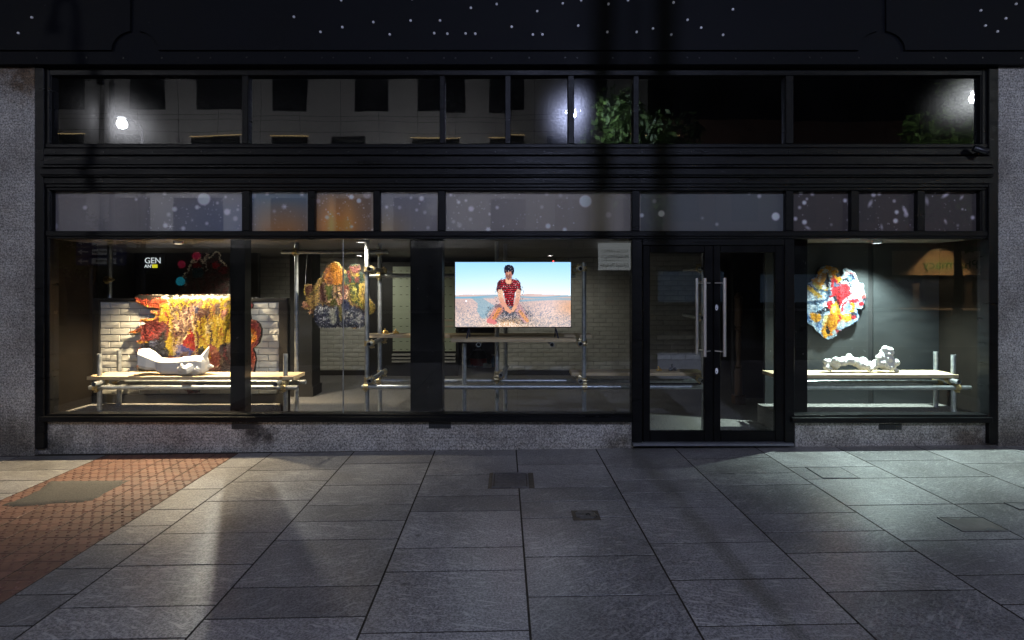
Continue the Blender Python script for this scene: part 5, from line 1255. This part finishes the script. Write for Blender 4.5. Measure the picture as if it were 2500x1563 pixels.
ops3 = [('m',(236,240,246),[(90,400),(600,400),(600,1300),(90,1100)],7,0.5), ('m',(130,158,192),[(700,500),(1190,400),(1190,900),(700,1000)],6,0.55), ('m',WHT,[(850,520),(1190,420),(1190,700),(900,700)],8,0.42),
 ('p',AMB,[(275,360),(370,320),(380,225),(530,125),(710,170),(745,300),(790,350),(720,425),(640,400),(600,340),(560,240),(520,300),(500,420),(545,560),(460,575),(300,450)]), ('e',WHT,(505,212,46,46)), ('s',(246,228,186),[(425,270),(400,400)],34), ('s',(246,228,186),[(590,220),(600,330)],30), ('s',(248,226,120),[(320,440),(440,520),(520,500)],60), ('e',WHT,(490,490,44,34)), ('s',(246,230,190),[(620,175),(700,190)],24),
 ('p',NAV,[(548,230),(592,360),(575,490),(540,480),(488,400)]), ('p',NAV,[(690,210),(735,265),(712,330),(658,290)]),
 ('p',WHT,[(770,330),(832,262),(815,195),(860,165),(1010,280),(1035,400),(980,410),(930,300),(860,290),(830,350)]), ('s',RED,[(868,205),(890,240),(962,262)],17), ('e',(36,56,88),(920,335,64,64)), ('e',(128,166,206),(912,335,44,46)), ('s',NAV,[(748,412),(830,358),(905,385),(925,480)],38), ('s',WHT,[(760,402),(870,402)],20), ('p',(140,170,204),[(945,400),(1010,390),(1050,470),(1000,500),(930,520)]),
 ('p',RED,[(598,335),(640,345),(690,340),(722,432),(872,432),(912,500),(925,590),(890,660),(800,700),(740,825),(690,700),(650,645),(610,600),(600,450)]), ('s',RED,[(622,258),(632,350)],18), ('p',RED,[(540,612),(660,605),(655,660),(560,640)]), ('p',(88,106,136),[(650,398),(765,462),(638,492)]), ('s',(24,14,24),[(716,508),(735,590),(760,662)],15), ('s',RED,[(900,590),(950,600)],26),
 ('p',RED,[(528,722),(655,698),(605,800),(572,865),(508,832)]), ('s',NAV,[(655,650),(725,810)],40), ('p',NAV,[(478,798),(592,862),(550,905),(490,885)]), ('p',NAV,[(345,905),(470,838),(485,892),(390,935)]), ('s',RED,[(802,735),(772,880)],50), ('s',WHT,[(850,660),(770,760),(760,830)],16), ('s',RED,[(890,690),(840,760)],36), ('s',WHT,[(890,640),(900,720),(850,770)],14),
 ('e',RED,(985,708,76,33)), ('e',(226,60,50),(1132,632,36,42)), ('e',RED,(1095,765,36,36)), ('e',NAV,(1155,700,36,40)), ('s',AMB,[(955,760),(965,850),(930,900)],50),
 ('p',(244,196,66),[(90,460),(205,465),(290,500),(420,600),(445,690),(330,645),(205,540),(90,520)]), ('s',SLA,[(205,430),(330,520),(540,570)],34), ('s',SLA,[(100,770),(205,745),(400,740),(520,690),(570,540)],58), ('m',WHT,[(200,560),(420,640),(500,690),(205,720)],5,0.45), ('s',(90,130,180),[(205,960),(240,1060)],60),
 ('p',AMB,[(592,790),(682,715),(732,820),(762,930),(920,930),(962,990),(850,1092),(740,1050),(692,1180),(612,1240),(602,1300),(480,1335),(415,1210),(460,1130),(482,950),(560,920)]), ('m',(214,120,10),[(592,790),(732,820),(762,930),(692,1180),(602,1300),(480,1335),(482,950)],5,0.62), ('e',(246,220,140),(640,850,34,60)), ('s',(250,230,150),[(500,960),(480,1090)],50), ('s',(246,226,150),[(780,950),(900,960)],16), ('p',AMB,[(258,900),(412,930),(425,1030),(320,1085),(258,1020)]), ('m',(206,140,20),[(258,900),(412,930),(425,1030),(320,1085)],4,0.6),
 ('m',(110,140,186),[(310,1090),(440,1050),(420,1220),(360,1230)],4,0.35), ('p',(16,20,36),[(515,1128),(562,1140),(590,1262),(530,1275)]), ('e',RED,(705,1242,36,50)), ('e',(200,14,24),(740,1000,28,38)), ('s',(200,14,24),[(735,1020),(690,1065)],12), ('e',(30,40,70),(970,960,58,60)), ('e',(206,10,28),(972,985,34,34)), ('e',(226,230,226),(772,1092,70,60)), ('e',(206,220,226),(650,1240,36,48)), ('s',(140,170,216),[(1045,900),(1060,975),(1035,1032),(930,1100)],22)]
textile('tufted_rug', 'yellow, red and blue tufted rug on the dark backdrop in the right-hand window', rug3, (1940,630), 6.875, 0.925, (176,200,222), ops3, 0.0075, 45, tuft=0.012, bright=0.84)
# dark textile standing in for a mirror reflection at the back of the left window
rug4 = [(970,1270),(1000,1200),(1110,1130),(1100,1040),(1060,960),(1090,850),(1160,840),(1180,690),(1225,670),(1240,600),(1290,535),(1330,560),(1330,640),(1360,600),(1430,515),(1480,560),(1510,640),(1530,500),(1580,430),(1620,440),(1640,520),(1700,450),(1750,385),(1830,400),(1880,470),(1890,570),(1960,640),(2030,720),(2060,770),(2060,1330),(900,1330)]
ops4 = [('m',(70,30,26),[(900,400),(2060,400),(2060,1330),(900,1330)],14,0.5), ('s',(244,232,214),[(1100,1130),(1060,960),(1090,850),(1160,840),(1225,670),(1290,535),(1330,640),(1430,515),(1510,640),(1580,430),(1640,520),(1750,385),(1850,410),(1890,570),(2030,720)],46), ('e',(176,22,40),(1790,690,90,80)), ('e',(150,24,40),(1380,700,90,60)), ('e',(120,20,30),(1950,800,80,90)), ('s',(214,200,180),[(1250,760),(1500,760)],22), ('s',(190,180,170),[(1600,480),(1560,640),(1600,800)],26), ('p',(20,60,70),[(1260,750),(1500,750),(1500,960),(1260,960)])]  # pale stroke along the outline is rim light painted into the yarn
t4 = textile('tufted_hanging', 'dark textile standing in for a mirror reflection, rim light painted on its edge, deep in the left window', rug4, (330,570), 8.96, 1.9, (60,48,40), ops4, 0.012, 57, tuft=0.016, bright=1.0)
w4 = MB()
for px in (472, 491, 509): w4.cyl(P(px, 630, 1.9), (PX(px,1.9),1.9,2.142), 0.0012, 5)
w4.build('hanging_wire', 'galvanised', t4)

# ------------------------------------------------------------------ plaster sculptures
def blobs(name, label, org, spheres, voxel=0.007, extra=None, facet=0):
    b = MB()
    for (c, r_) in spheres:
        n0 = len(b.v); seg, rings = 14, 9
        for j in range(rings+1):
            ph = math.pi*j/rings
            for i in range(seg):
                t_ = 2*math.pi*i/seg
                b.v.append((c[0]+r_*math.sin(ph)*math.cos(t_), c[1]+r_*math.sin(ph)*math.sin(t_), c[2]+r_*math.cos(ph)))
        for j in range(rings):
            for i in range(seg): b.f.append((n0+j*seg+i, n0+(j+1)*seg+i, n0+(j+1)*seg+(i+1)%seg, n0+j*seg+(i+1)%seg))
    if extra: extra(b)
    o = b.build(name, 'plaster', None, True, org)
    m_ = o.modifiers.new('remesh', 'REMESH'); m_.mode = 'VOXEL'; m_.voxel_size = voxel; m_.use_smooth_shade = True
    s_ = o.modifiers.new('smooth', 'SMOOTH'); s_.iterations = 2; s_.factor = 0.5
    if facet:
        m_.use_smooth_shade = False; d_ = o.modifiers.new('facets', 'DECIMATE'); d_.ratio = facet
    return tag(o, label, 'sculpture', 'white plaster sculptures')
k7 = 2419/260.0; Ys = 0.53
sp = [(330,570,55),(335,690,62),(395,735,52),(440,600,75),(520,540,75),(560,650,80),(575,725,48),(660,570,85),(750,565,95),(870,455,58),(870,545,90),(960,560,80),(1040,590,95),(1130,640,100),(1200,570,90),(1220,660,80),(1160,700,50),(1275,730,48),(1340,715,72),(1380,640,62),(1440,680,70),(1500,620,80),(1560,600,100),(1650,620,110),(1490,470,52),(1560,460,70),(1640,420,72),(1630,350,48),(1680,285,66),(1760,300,58),(1800,365,56),(1740,385,70),(1740,500,85),(1820,540,78),(1900,590,72),(1920,660,52),(1850,690,88),(1760,690,78),(1935,775,44),(1700,690,60)]
mp7 = (Ys-CAM_Y)/F_PX/k7; ox, oz = P(2100, 909, Ys).x, 0.7008
r2 = random.Random(9); SPH = []
def zz7(y): return PZ(820+y/k7, Ys)
zlow = min(zz7(y)-r_*mp7 for (_, y, r_) in sp)
for (x, y, r_) in sp:
    SPH.append(((PX(1980+x/k7, Ys)-ox, r2.uniform(-0.035, 0.03), zz7(y)-zlow-0.002), r_*mp7*1.15))
blobs('lumpy_sculpture', 'white lumpy bone-like plaster sculpture on the right-hand bench', (ox, Ys, oz), SPH, facet=0.06)
k4 = 5.4; Yt = 0.6; zb4 = PZ(680+1256/k4, Yt)
def q4(x, y): return PX(300+x/k4, Yt), PZ(680+y/k4, Yt)-zb4
txo = PX(300+720/k4, Yt)
def torso(b):
    secs = [(262,908,1132,.10),(285,912,1170,.125),(380,965,1192,.11),(488,1040,1196,.07),(492,1034,1228,.078),(560,1040,1246,.085),(690,1040,1250,.085),(786,1034,1250,.085),(792,1022,1256,.095),(900,1012,1257,.105),(1010,1005,1257,.10),(1085,1030,1240,.085),(1112,1085,1205,.05)]
    n0 = len(b.v); seg = 10
    for (x, yt, yb, hd) in secs:
        xx, zt_ = q4(x, yt); _, zb_ = q4(x, yb); c_ = (zt_+zb_)/2; hz_ = (zt_-zb_)/2
        for i in range(seg):
            t_ = 2*math.pi*(i+0.5)/seg; f_ = lambda v_: math.copysign(abs(v_)**0.5, v_)
            b.v.append((xx-txo, f_(math.cos(t_))*hd, c_+f_(math.sin(t_))*hz_))
    for k in range(len(secs)-1):
        for i in range(seg): b.f.append((n0+k*seg+i, n0+(k+1)*seg+i, n0+(k+1)*seg+(i+1)%seg, n0+k*seg+(i+1)%seg))
    b.f.append(tuple(n0+i for i in range(seg))); b.f.append(tuple(n0+(len(secs)-1)*seg+i for i in reversed(range(seg))))
    def cone(x0, y0, x1, y1, ra, rb, ya, yb_):
        a = q4(x0, y0); c_ = q4(x1, y1); b.cyl((a[0]-txo, ya, a[1]), (c_[0]-txo, yb_, c_[1]), ra, 8, rb)
    cone(1050,1060,1134,890,0.05,0.006,0.0,0.01); cone(1080,1150,1172,1160,0.04,0.012,0.03,0.04); cone(830,1085,800,1085,0.05,0.05,-0.06,-0.06)
    cone(960,1140,905,1185,0.055,0.046,-0.06,-0.15); cone(870,1120,800,1180,0.035,0.03,-0.09,-0.085); cone(1010,1160,1060,1200,0.04,0.035,-0.09,-0.07)
blobs('torso_sculpture', 'smooth white angular torso-like sculpture lying on the left bench', (txo, Yt, 0.665), [], 0.0055, torso, 0.035)
# small cast figurines
def figurine(px, py, Y, ztop, mat_, label, seed, s=1.0):
    r2 = random.Random(seed); x = PX(px, Y); b = MB()
    t = thing('figurine', label, 'figurine', (x, Y, ztop), 'small metal figurines')
    def ball(cx_, cy_, cz, r_):
        b.lathe((x+cx_, Y+cy_, ztop+cz), [(r_*math.sin(math.pi*k/8)+1e-4, -r_*math.cos(math.pi*k/8)) for k in range(9)], 10)
    for (a, c_, rr) in ((-0.03,0.014,0.013),(-0.012,0.016,0.015),(0.008,0.013,0.012),(0.03,0.011,0.010),(-0.004,0.036,0.014),(-0.012,0.056,0.011),(0.014,0.032,0.010),(-0.03,0.03,0.009),(0.022,0.024,0.010)):
        ball((a+r2.uniform(-.006,.006))*s, r2.uniform(-.012,.012)*s, (c_+ (r2.uniform(0,.004)))*s, rr*s)
    o = b.build('body', mat_, t, True); m_ = o.modifiers.new('remesh','REMESH'); m_.mode = 'VOXEL'; m_.voxel_size = 0.0035; m_.use_smooth_shade = True
figurine(942, 810, 0.93, 1.0840, 'gold_bronze', 'small gold figurine on the shelf nearest the lumpy hung textile', 1)
figurine(967, 811, 0.93, 1.0840, 'gold_bronze', 'small gold figurine on the shelf next to the wide black column', 2, 0.9)
figurine(1610, 907, 0.72, 0.684, 'gold_bronze', 'small gold figurine on the board seen through the door', 3, 0.8)
figurine(1643, 905, 0.72, 0.684, 'pewter', 'dark pewter figurine on the board seen through the door', 4, 1.15)

# ------------------------------------------------------------------ shop lights
def shop_spot(x, y, power, col, lens, label, aim=(0,0,-1), cone=150, z=2.144, rad=0.03):
    t = thing('ceiling_spotlight', label, 'spotlight', (x, y, z), 'ceiling spotlights')
    o = MB().lathe((x,y,z), [(0.05,-0.001),(0.05,-0.03),(0.042,-0.032),(0.040,-0.012)], 20).build('housing', 'white_ring', t); smooth_by_angle(o)
    MB().lathe((x,y,z-0.013), [(0.038,0),(0.038,-0.004)], 20).build('lens', lens, t)
    ld = bpy.data.lights.new('spot_lamp', 'SPOT'); ld.energy = power; ld.color = col; ld.spot_size = R(cone); ld.spot_blend = 0.75; ld.shadow_soft_size = rad
    lo = bpy.data.objects.new('spot_lamp', ld); COL.objects.link(lo); lo.parent = t; lo.location = (0, 0, -0.045)
    lo.rotation_euler = Vector((0,0,-1)).rotation_difference(Vector(aim).normalized()).to_euler()
shop_spot(-3.72, 0.66, 760, (1.0,0.78,0.49), 'lens_warm', 'warm ceiling spotlight over the left bench', (0,-0.02,-1), 114)
shop_spot(-1.62, 0.42, 130, (1.0,0.90,0.72), 'lens_neutral', 'ceiling spotlight over the middle of the main window', (-0.35,0.15,-1), 130)
shop_spot(4.02, 0.58, 680, (0.80,1.0,0.95), 'lens_cool', 'cool ceiling spotlight over the right-hand bench', (0.0,-0.04,-1), 114)
shop_spot(0.6, 3.3, 19, (1.0,0.98,0.88), 'lens_neutral', 'ceiling spotlight near the back brick wall', (0,0.3,-1))
shop_spot(-2.4, 3.3, 36, (1.0,0.97,0.86), 'lens_neutral', 'ceiling spotlight in front of the slotted board', (0,0.4,-1))
shop_spot(-3.5, 1.55, 130, (1.0,0.93,0.8), 'lens_neutral', 'added ceiling spotlight brightening the dark textile deep behind the left window', (0.3,-0.3,-1))  # unseen lamp, added to lift the dark textile below it

# ------------------------------------------------------------------ street behind the camera (seen in the glass)
def lamp(x, y, z, power, col, label, arm=0.9, ax=0.0, rad=0.06, lens=0.2, flood=False):
    t = thing('street_lamp', label, 'street lamp', (x+ax, y-arm, gz(x)-0.02), 'street lamps')
    o = MB().cyl((x+ax,y-arm,gz(x)-0.02),(x+ax,y-arm,z-0.3),0.085,14,0.05).build('column','pole_steel',t); smooth_by_angle(o)
    MB().tube([(x+ax,y-arm,z-0.32),(x+ax,y-arm,z+0.02),(x+ax*0.85,y-arm*0.85,z+0.13),(x+ax*0.15,y-arm*0.2,z+0.14)],0.03,8).build('arm','pole_steel',t)
    MB().lathe((x,y,z), [(0.06,0.2),(0.2,0.16),(0.22,0.10),(0.2,0.095)], 20).build('lantern','pole_steel',t)
    MB().lathe((x,y,z), [(lens,0.093),(lens*0.95,0.07),(lens*0.6,0.06)], 20).build('lens','lens_street',t)
    ld = bpy.data.lights.new('lamp_light','SPOT' if flood else 'POINT'); ld.energy = power; ld.color = col; ld.shadow_soft_size = rad
    lo = bpy.data.objects.new('lamp_light', ld); COL.objects.link(lo); lo.parent = t; lo.location = Vector((x,y,z+0.05-rad)) - ORG[t.name]
    if flood:      # added far lamp: aimed at the building only, away from the shopfront
        ld.spot_size = R(150); ld.spot_blend = 0.5; lo.rotation_euler = Vector((0,0,-1)).rotation_difference(Vector((0,-1,0.55)).normalized()).to_euler(); lo.location += Vector((0,-0.3,0.35))
lamp(-10.75, -10.2, 6.15, 560, (0.92,0.93,1.0), 'street lamp behind the viewer reflected in the upper left light', rad=0.13, lens=0.1)
lamp(1.62, -9.4, 6.1, 1150, (0.56,0.63,1.0), 'street lamp behind the viewer reflected near the middle upper lights')
lamp(11.0, -7.9, 6.2, 420, (0.92,0.97,1.0), 'street lamp behind the viewer reflected in the upper right light', ax=1.3, rad=0.12, lens=0.1)
for k, x in enumerate((-22, -6, 12, 30)): lamp(x, -27.5, 7.5, 2900 if x < 5 else 400, (0.92,0.95,1.0), ['added floodlight across the road opposite the left window','added floodlight across the road opposite the main window','added floodlight across the road opposite the doors','added floodlight across the road opposite the right-hand pier'][k], flood=True)  # unseen lamps added to light the buildings reflected in the glass
# slender posts; the one with hung strips is added to shadow the transom
def post(x, y, r_, h_, label):
    t = thing('slim_post', label, 'post', (x, y, gz(x)-0.02))
    o = MB().cyl((x,y,gz(x)-0.02),(x,y,h_),r_,14).build('shaft','pole_steel',t); smooth_by_angle(o)
    MB().lathe((x,y,h_), [(r_*1.1,-0.01),(r_*1.1,0.02),(r_*0.4,0.035)],14).build('cap','pole_steel',t); return t
bnp = post(1.472, -6.1, 0.012, 7.1, 'slender added post with two narrow shadow-casting strips behind the viewer')
for x in (1.367, 1.578):  # made-up strips hung high, so only the transom gets their shadow
    MB().cyl((x-0.06,-6.1,6.95),(1.472,-6.1,6.95),0.008,8).build('rod','pole_steel',bnp)
    pn = MB(); zs = [4.55 + i*0.16 for i in range(16)]
    for z in zs:
        for (dx, dy) in ((-0.043, 0.004), (0.043, 0.004), (0.043, -0.004), (-0.043, -0.004)): pn.v.append((x+dx, -6.1+dy+0.012*math.sin(z*4+x*9), min(z, 6.94)))
    for k in range(15):
        for i in range(4): pn.f.append((k*4+i, k*4+(i+1)%4, (k+1)*4+(i+1)%4, (k+1)*4+i))
    pn.f += [(3,2,1,0), (60,61,62,63)]
    pn.build('shadow_strip', 'sign_blue', bnp)
# hooked lamp standard and direction sign
hk = post(-5.86, -2.6, 0.036, 4.6, 'hooked slim post on the pavement beyond the left edge')
MB().tube([(-5.86,-2.6,4.55),(-5.86,-2.6,4.78),(-5.89,-2.6,4.84),(-5.95,-2.6,4.86),(-6.01,-2.6,4.82),(-6.03,-2.6,4.7)],0.026,8).build('hook','pole_steel',hk)
MB().lathe((-6.03,-2.6,4.7),[(0.03,0),(0.05,-0.05),(0.05,-0.1)],12).build('lantern','pole_steel',hk)
ds = thing('direction_sign', 'blue direction sign with white arrows reflected in the left window', 'sign', (-12.9, -12.2, 0))
MB().cyl((-13.1,-12.25,gz(-13)-0.02),(-13.1,-12.25,3.2),0.05,12).build('post','pole_steel',ds)
for k, (txt) in enumerate(('', 'Merchants Quay', 'Grand Parade')):
    zc = 2.98 - k*0.29
    MB().box(-13.5,-11.95,-12.19,-12.16,zc-0.135,zc+0.135).build('panel','sign_blue',ds)
    MB().box(-13.0,-12.25,-12.159,-12.155,zc-0.09,zc+0.09).build('name_plate','sign_white',ds)
    if txt: text_mesh('lettering', txt, 0.13, 'shop_dark', ds, (-12.62,-12.153,zc), (R(90),0,R(180)), 0.001, sx=0.8)
    ar = MB(); ar.box(-13.38,-13.12,-12.159,-12.155,zc-0.018,zc+0.018); ar.prism([(-13.44,zc),(-13.32,zc-0.08),(-13.32,zc+0.08)],-12.1595,-12.1555); ar.build('arrow','sign_white',ds)
    text_mesh('lettering','P',0.2,'sign_white',ds,(-12.1,-12.155,zc),(R(90),0,R(180)),0.001)
# terrace opposite
YO = -34.0
ob = thing('office_building', 'pale clad office block across the street with rows of dark windows', 'building', (-14, YO, 0))
MB().box(-48, 9.5, YO-8, YO, 4.2, 19).build('wall', 'cladding', ob)
MB().box(-48, 9.5, YO-8, YO-0.05, -0.05, 4.19).build('ground_floor', 'cladding_dark', ob)
wm = MB().box(-1.25,1.25,-0.001,0.02,-1.1,1.1)
for row, z in enumerate((6.0, 10.2, 14.9)):
    k = 0; x = -46.5
    while x < 8.5:
        wd = (2.4, 2.4, 3.4)[k % 3]
        o = MB().box(x, x+wd, YO+0.0, YO+0.03, z-1.3, z+1.6).build('window', 'window_dark', ob)
        if row == 1 and k % 3 != 1: MB().box(x-0.1, x+wd+0.1, YO+0.03, YO+0.06, z+1.6, z+1.66).build('lit_head', 'lit_gold', o)
        x += wd + (2.0, 1.6, 3.2)[(k+row) % 3]; k += 1
jt = MB()
for z in (8.4, 8.9, 12.1, 12.9, 13.25): jt.box(-48, 9.5, YO+0.001, YO+0.012, z, z+0.03)
x = -47
while x < 9: jt.box(x, x+0.03, YO+0.001, YO+0.013, 4.2, 19); x += 2.7
jt.build('panel_joint', 'cladding_dark', ob)
for k, x in enumerate((-40, -31, -22, -13, -4)):
    o = MB().box(x, x+5, YO-0.04, YO+0.01, 0.4, 3.2).build('shop_window', 'window_dark', ob)
for (px, py, r_, mt) in ((442.7, 687, 0.30, 'lit_teal'), (446, 646, 0.26, 'lit_crimson'), (482, 626, 0.3, 'lit_crimson')):
    Zf = 39.9; xx, zz = (px-CX)/F_PX*Zf, EYE-(py-CY)/F_PX*Zf
    MB().lathe((xx, YO+0.1, zz), [(r_,0),(r_,-0.05),(r_*0.7,-0.08)], 20, 'Y').build('lit_roundel', mt, ob)
pb = thing('pharmacy', 'pharmacy across the street with a lit cream fascia', 'building', (22, YO, 0))
MB().box(9.6, 48, YO-8, YO, 4.3, 13).build('wall', 'brick_far', pb)
MB().box(9.6, 48, YO-8, YO-0.05, -0.05, 4.29).build('ground_floor', 'cladding_dark', pb)
for k in range(9): MB().box(11+k*4, 12.8+k*4, YO, YO+0.03, 6, 9).build('window', 'window_dark', pb)
MB().box(26.0, 46, YO-0.02, YO+0.12, 2.35, 4.0).build('fascia', 'fascia_cream', pb)
text_mesh('lettering', 'Pharmacy', 0.86, 'letter_green', pb, (29.9, YO+0.13, 3.05), (R(90),0,R(180)), 0.01, width=3.75)
text_mesh('lettering', 'Grand', 0.86, 'letter_green', pb, (33.3, YO+0.13, 3.05), (R(90),0,R(180)), 0.01, width=2.5)
MB().box(10, 14.5, YO-0.04, YO+0.02, 0.5, 2.6).build('shop_window', 'lit_window_cool', pb); MB().box(17, 21.5, YO-0.04, YO+0.02, 0.5, 2.4).build('shop_window', 'lit_window_cool', pb)
for x in (24.5, 28, 31.5): MB().box(x, x+2.9, YO-0.04, YO+0.02, 0.5, 2.2).build('shop_window', 'window_dark', pb)
dlm = bpy.data.lights.new('fascia_lamp','SPOT'); dlm.energy = 8000; dlm.color = (1.0,0.62,0.28); dlm.spot_size = R(110); dlm.spot_blend = 0.8; dlm.shadow_soft_size = 0.1
dlo = bpy.data.objects.new('fascia_lamp', dlm); COL.objects.link(dlo); dlo.parent = pb; dlo.location = (29.2-22, 0.75, 4.3); dlo.rotation_euler = (R(-28),0,0)
MB().box(29.05,29.35,YO+0.1,YO+0.8,4.35,4.42).build('lamp_bracket','pole_steel',pb)
ps = thing('poster_panel', 'white lit YOUR FAMILY PHARMACY panel reflected beside the left door', 'sign', (7.05, YO+0.4, 0))
MB().box(5.85, 8.3, YO+0.3, YO+0.4, 2.69, 4.52).build('panel', 'lit_sign_white', ps)
for z, tx_, s_ in ((3.95,'YOUR FAMILY',0.36),(3.58,'PHARMACY',0.36),(3.0,'Grand Parade',0.36)): text_mesh('lettering', tx_, s_, 'letter_dark', ps, (6.95, YO+0.41, z), (R(90),0,R(180)), 0.004, width=1.9)
MB().box(6.0,7.9,YO+0.4005,YO+0.408,3.32,3.34).build('rule','letter_dark',ps)
MB().box(5.85, 8.3, YO+0.28, YO+0.38, -0.05, 2.68).build('side_panel', 'sign_white', ps)
MB().box(6.3, 8.2, YO+0.381, YO+0.40, 0.1, 2.62).build('poster', 'teal_poster', ps)
rg = MB()
for k in range(44):
    a = 2*math.pi*k/44; rg.box(7.7+0.85*math.cos(a)-0.025, 7.7+0.85*math.cos(a)+0.025, YO+0.4005, YO+0.404, 1.45+0.85*math.sin(a)-0.025, 1.45+0.85*math.sin(a)+0.025)
rg.build('dotted_ring', 'sign_white', ps)
MB().prism([(6.6+0.34*math.cos(math.pi*k/10), 0.45+0.42*math.sin(math.pi*k/10)) for k in range(11)], YO+0.4005, YO+0.405).build('badge', 'red_badge', ps)
# round lit roundels in the shop opposite
# trees along the kerb behind the viewer
def tree(x, y, h0, cz, rad, label, seed, nleaf=2600):
    r2 = np.random.default_rng(seed); t = thing('street_tree', label, 'tree', (x, y, -0.1), 'street trees')
    tb = MB(); tb.tube([(x,y,-0.1),(x+0.05,y,h0*0.5),(x-0.04,y+0.05,h0),(x,y,cz+rad*0.3)],[0.2,0.15,0.12,0.04],10)
    tips = []
    for k in range(9):
        a = r2.uniform(0,6.28); e = r2.uniform(0.1,1.2); L_ = rad*r2.uniform(0.6,0.95)
        p0 = Vector((x,y,h0+r2.uniform(-0.3,(cz-h0)*0.8))); p1 = p0 + Vector((math.cos(a)*math.cos(e),math.sin(a)*math.cos(e),math.sin(e)))*L_
        tb.tube([p0,(p0+p1)/2+Vector((0,0,0.15)),p1],[0.07,0.045,0.015],6); tips.append(p1)
    tb.build('trunk','bark',t,True)
    V, Fc = [], []
    cl_ = [(Vector((x,y,cz))+Vector(r2.normal(0,1,3)).normalized()*rad*r2.uniform(0.35,0.95), rad*r2.uniform(0.22,0.4)) for _ in range(16)] + [(p, rad*0.3) for p in tips]
    for k in range(nleaf):
        c_, rr = cl_[k % len(cl_)]
        p = c_ + Vector(r2.normal(0,1,3)).normalized()*rr*(r2.random()**0.4)
        a = Vector(r2.normal(0,1,3)).normalized(); b_ = a.orthogonal().normalized(); s_ = r2.uniform(0.07,0.15); n = len(V)
        V += [tuple(p-a*s_), tuple(p+b_*s_*0.5), tuple(p+a*s_), tuple(p-b_*s_*0.5)]; Fc.append((n,n+1,n+2,n+3))
    me = bpy.data.meshes.new('crown'); me.from_pydata(V,[],Fc); me.update(); link('crown', me, 'leaf_green', t)
tree(3.7, -11.3, 3.2, 5.6, 1.9, 'leafy street tree behind the viewer reflected right of the middle upper lights', 61)
tree(13.1, -9.9, 3.6, 6.5, 2.2, 'leafy street tree behind the viewer reflected in the upper right light', 62)
tree(-19.6, -19.5, 2.2, 4.2, 2.3, 'small street tree across the road reflected at the left edge', 63)
tree(19.0, -19.0, 3.6, 6.3, 2.1, 'street tree across the road in front of the pharmacy', 64)
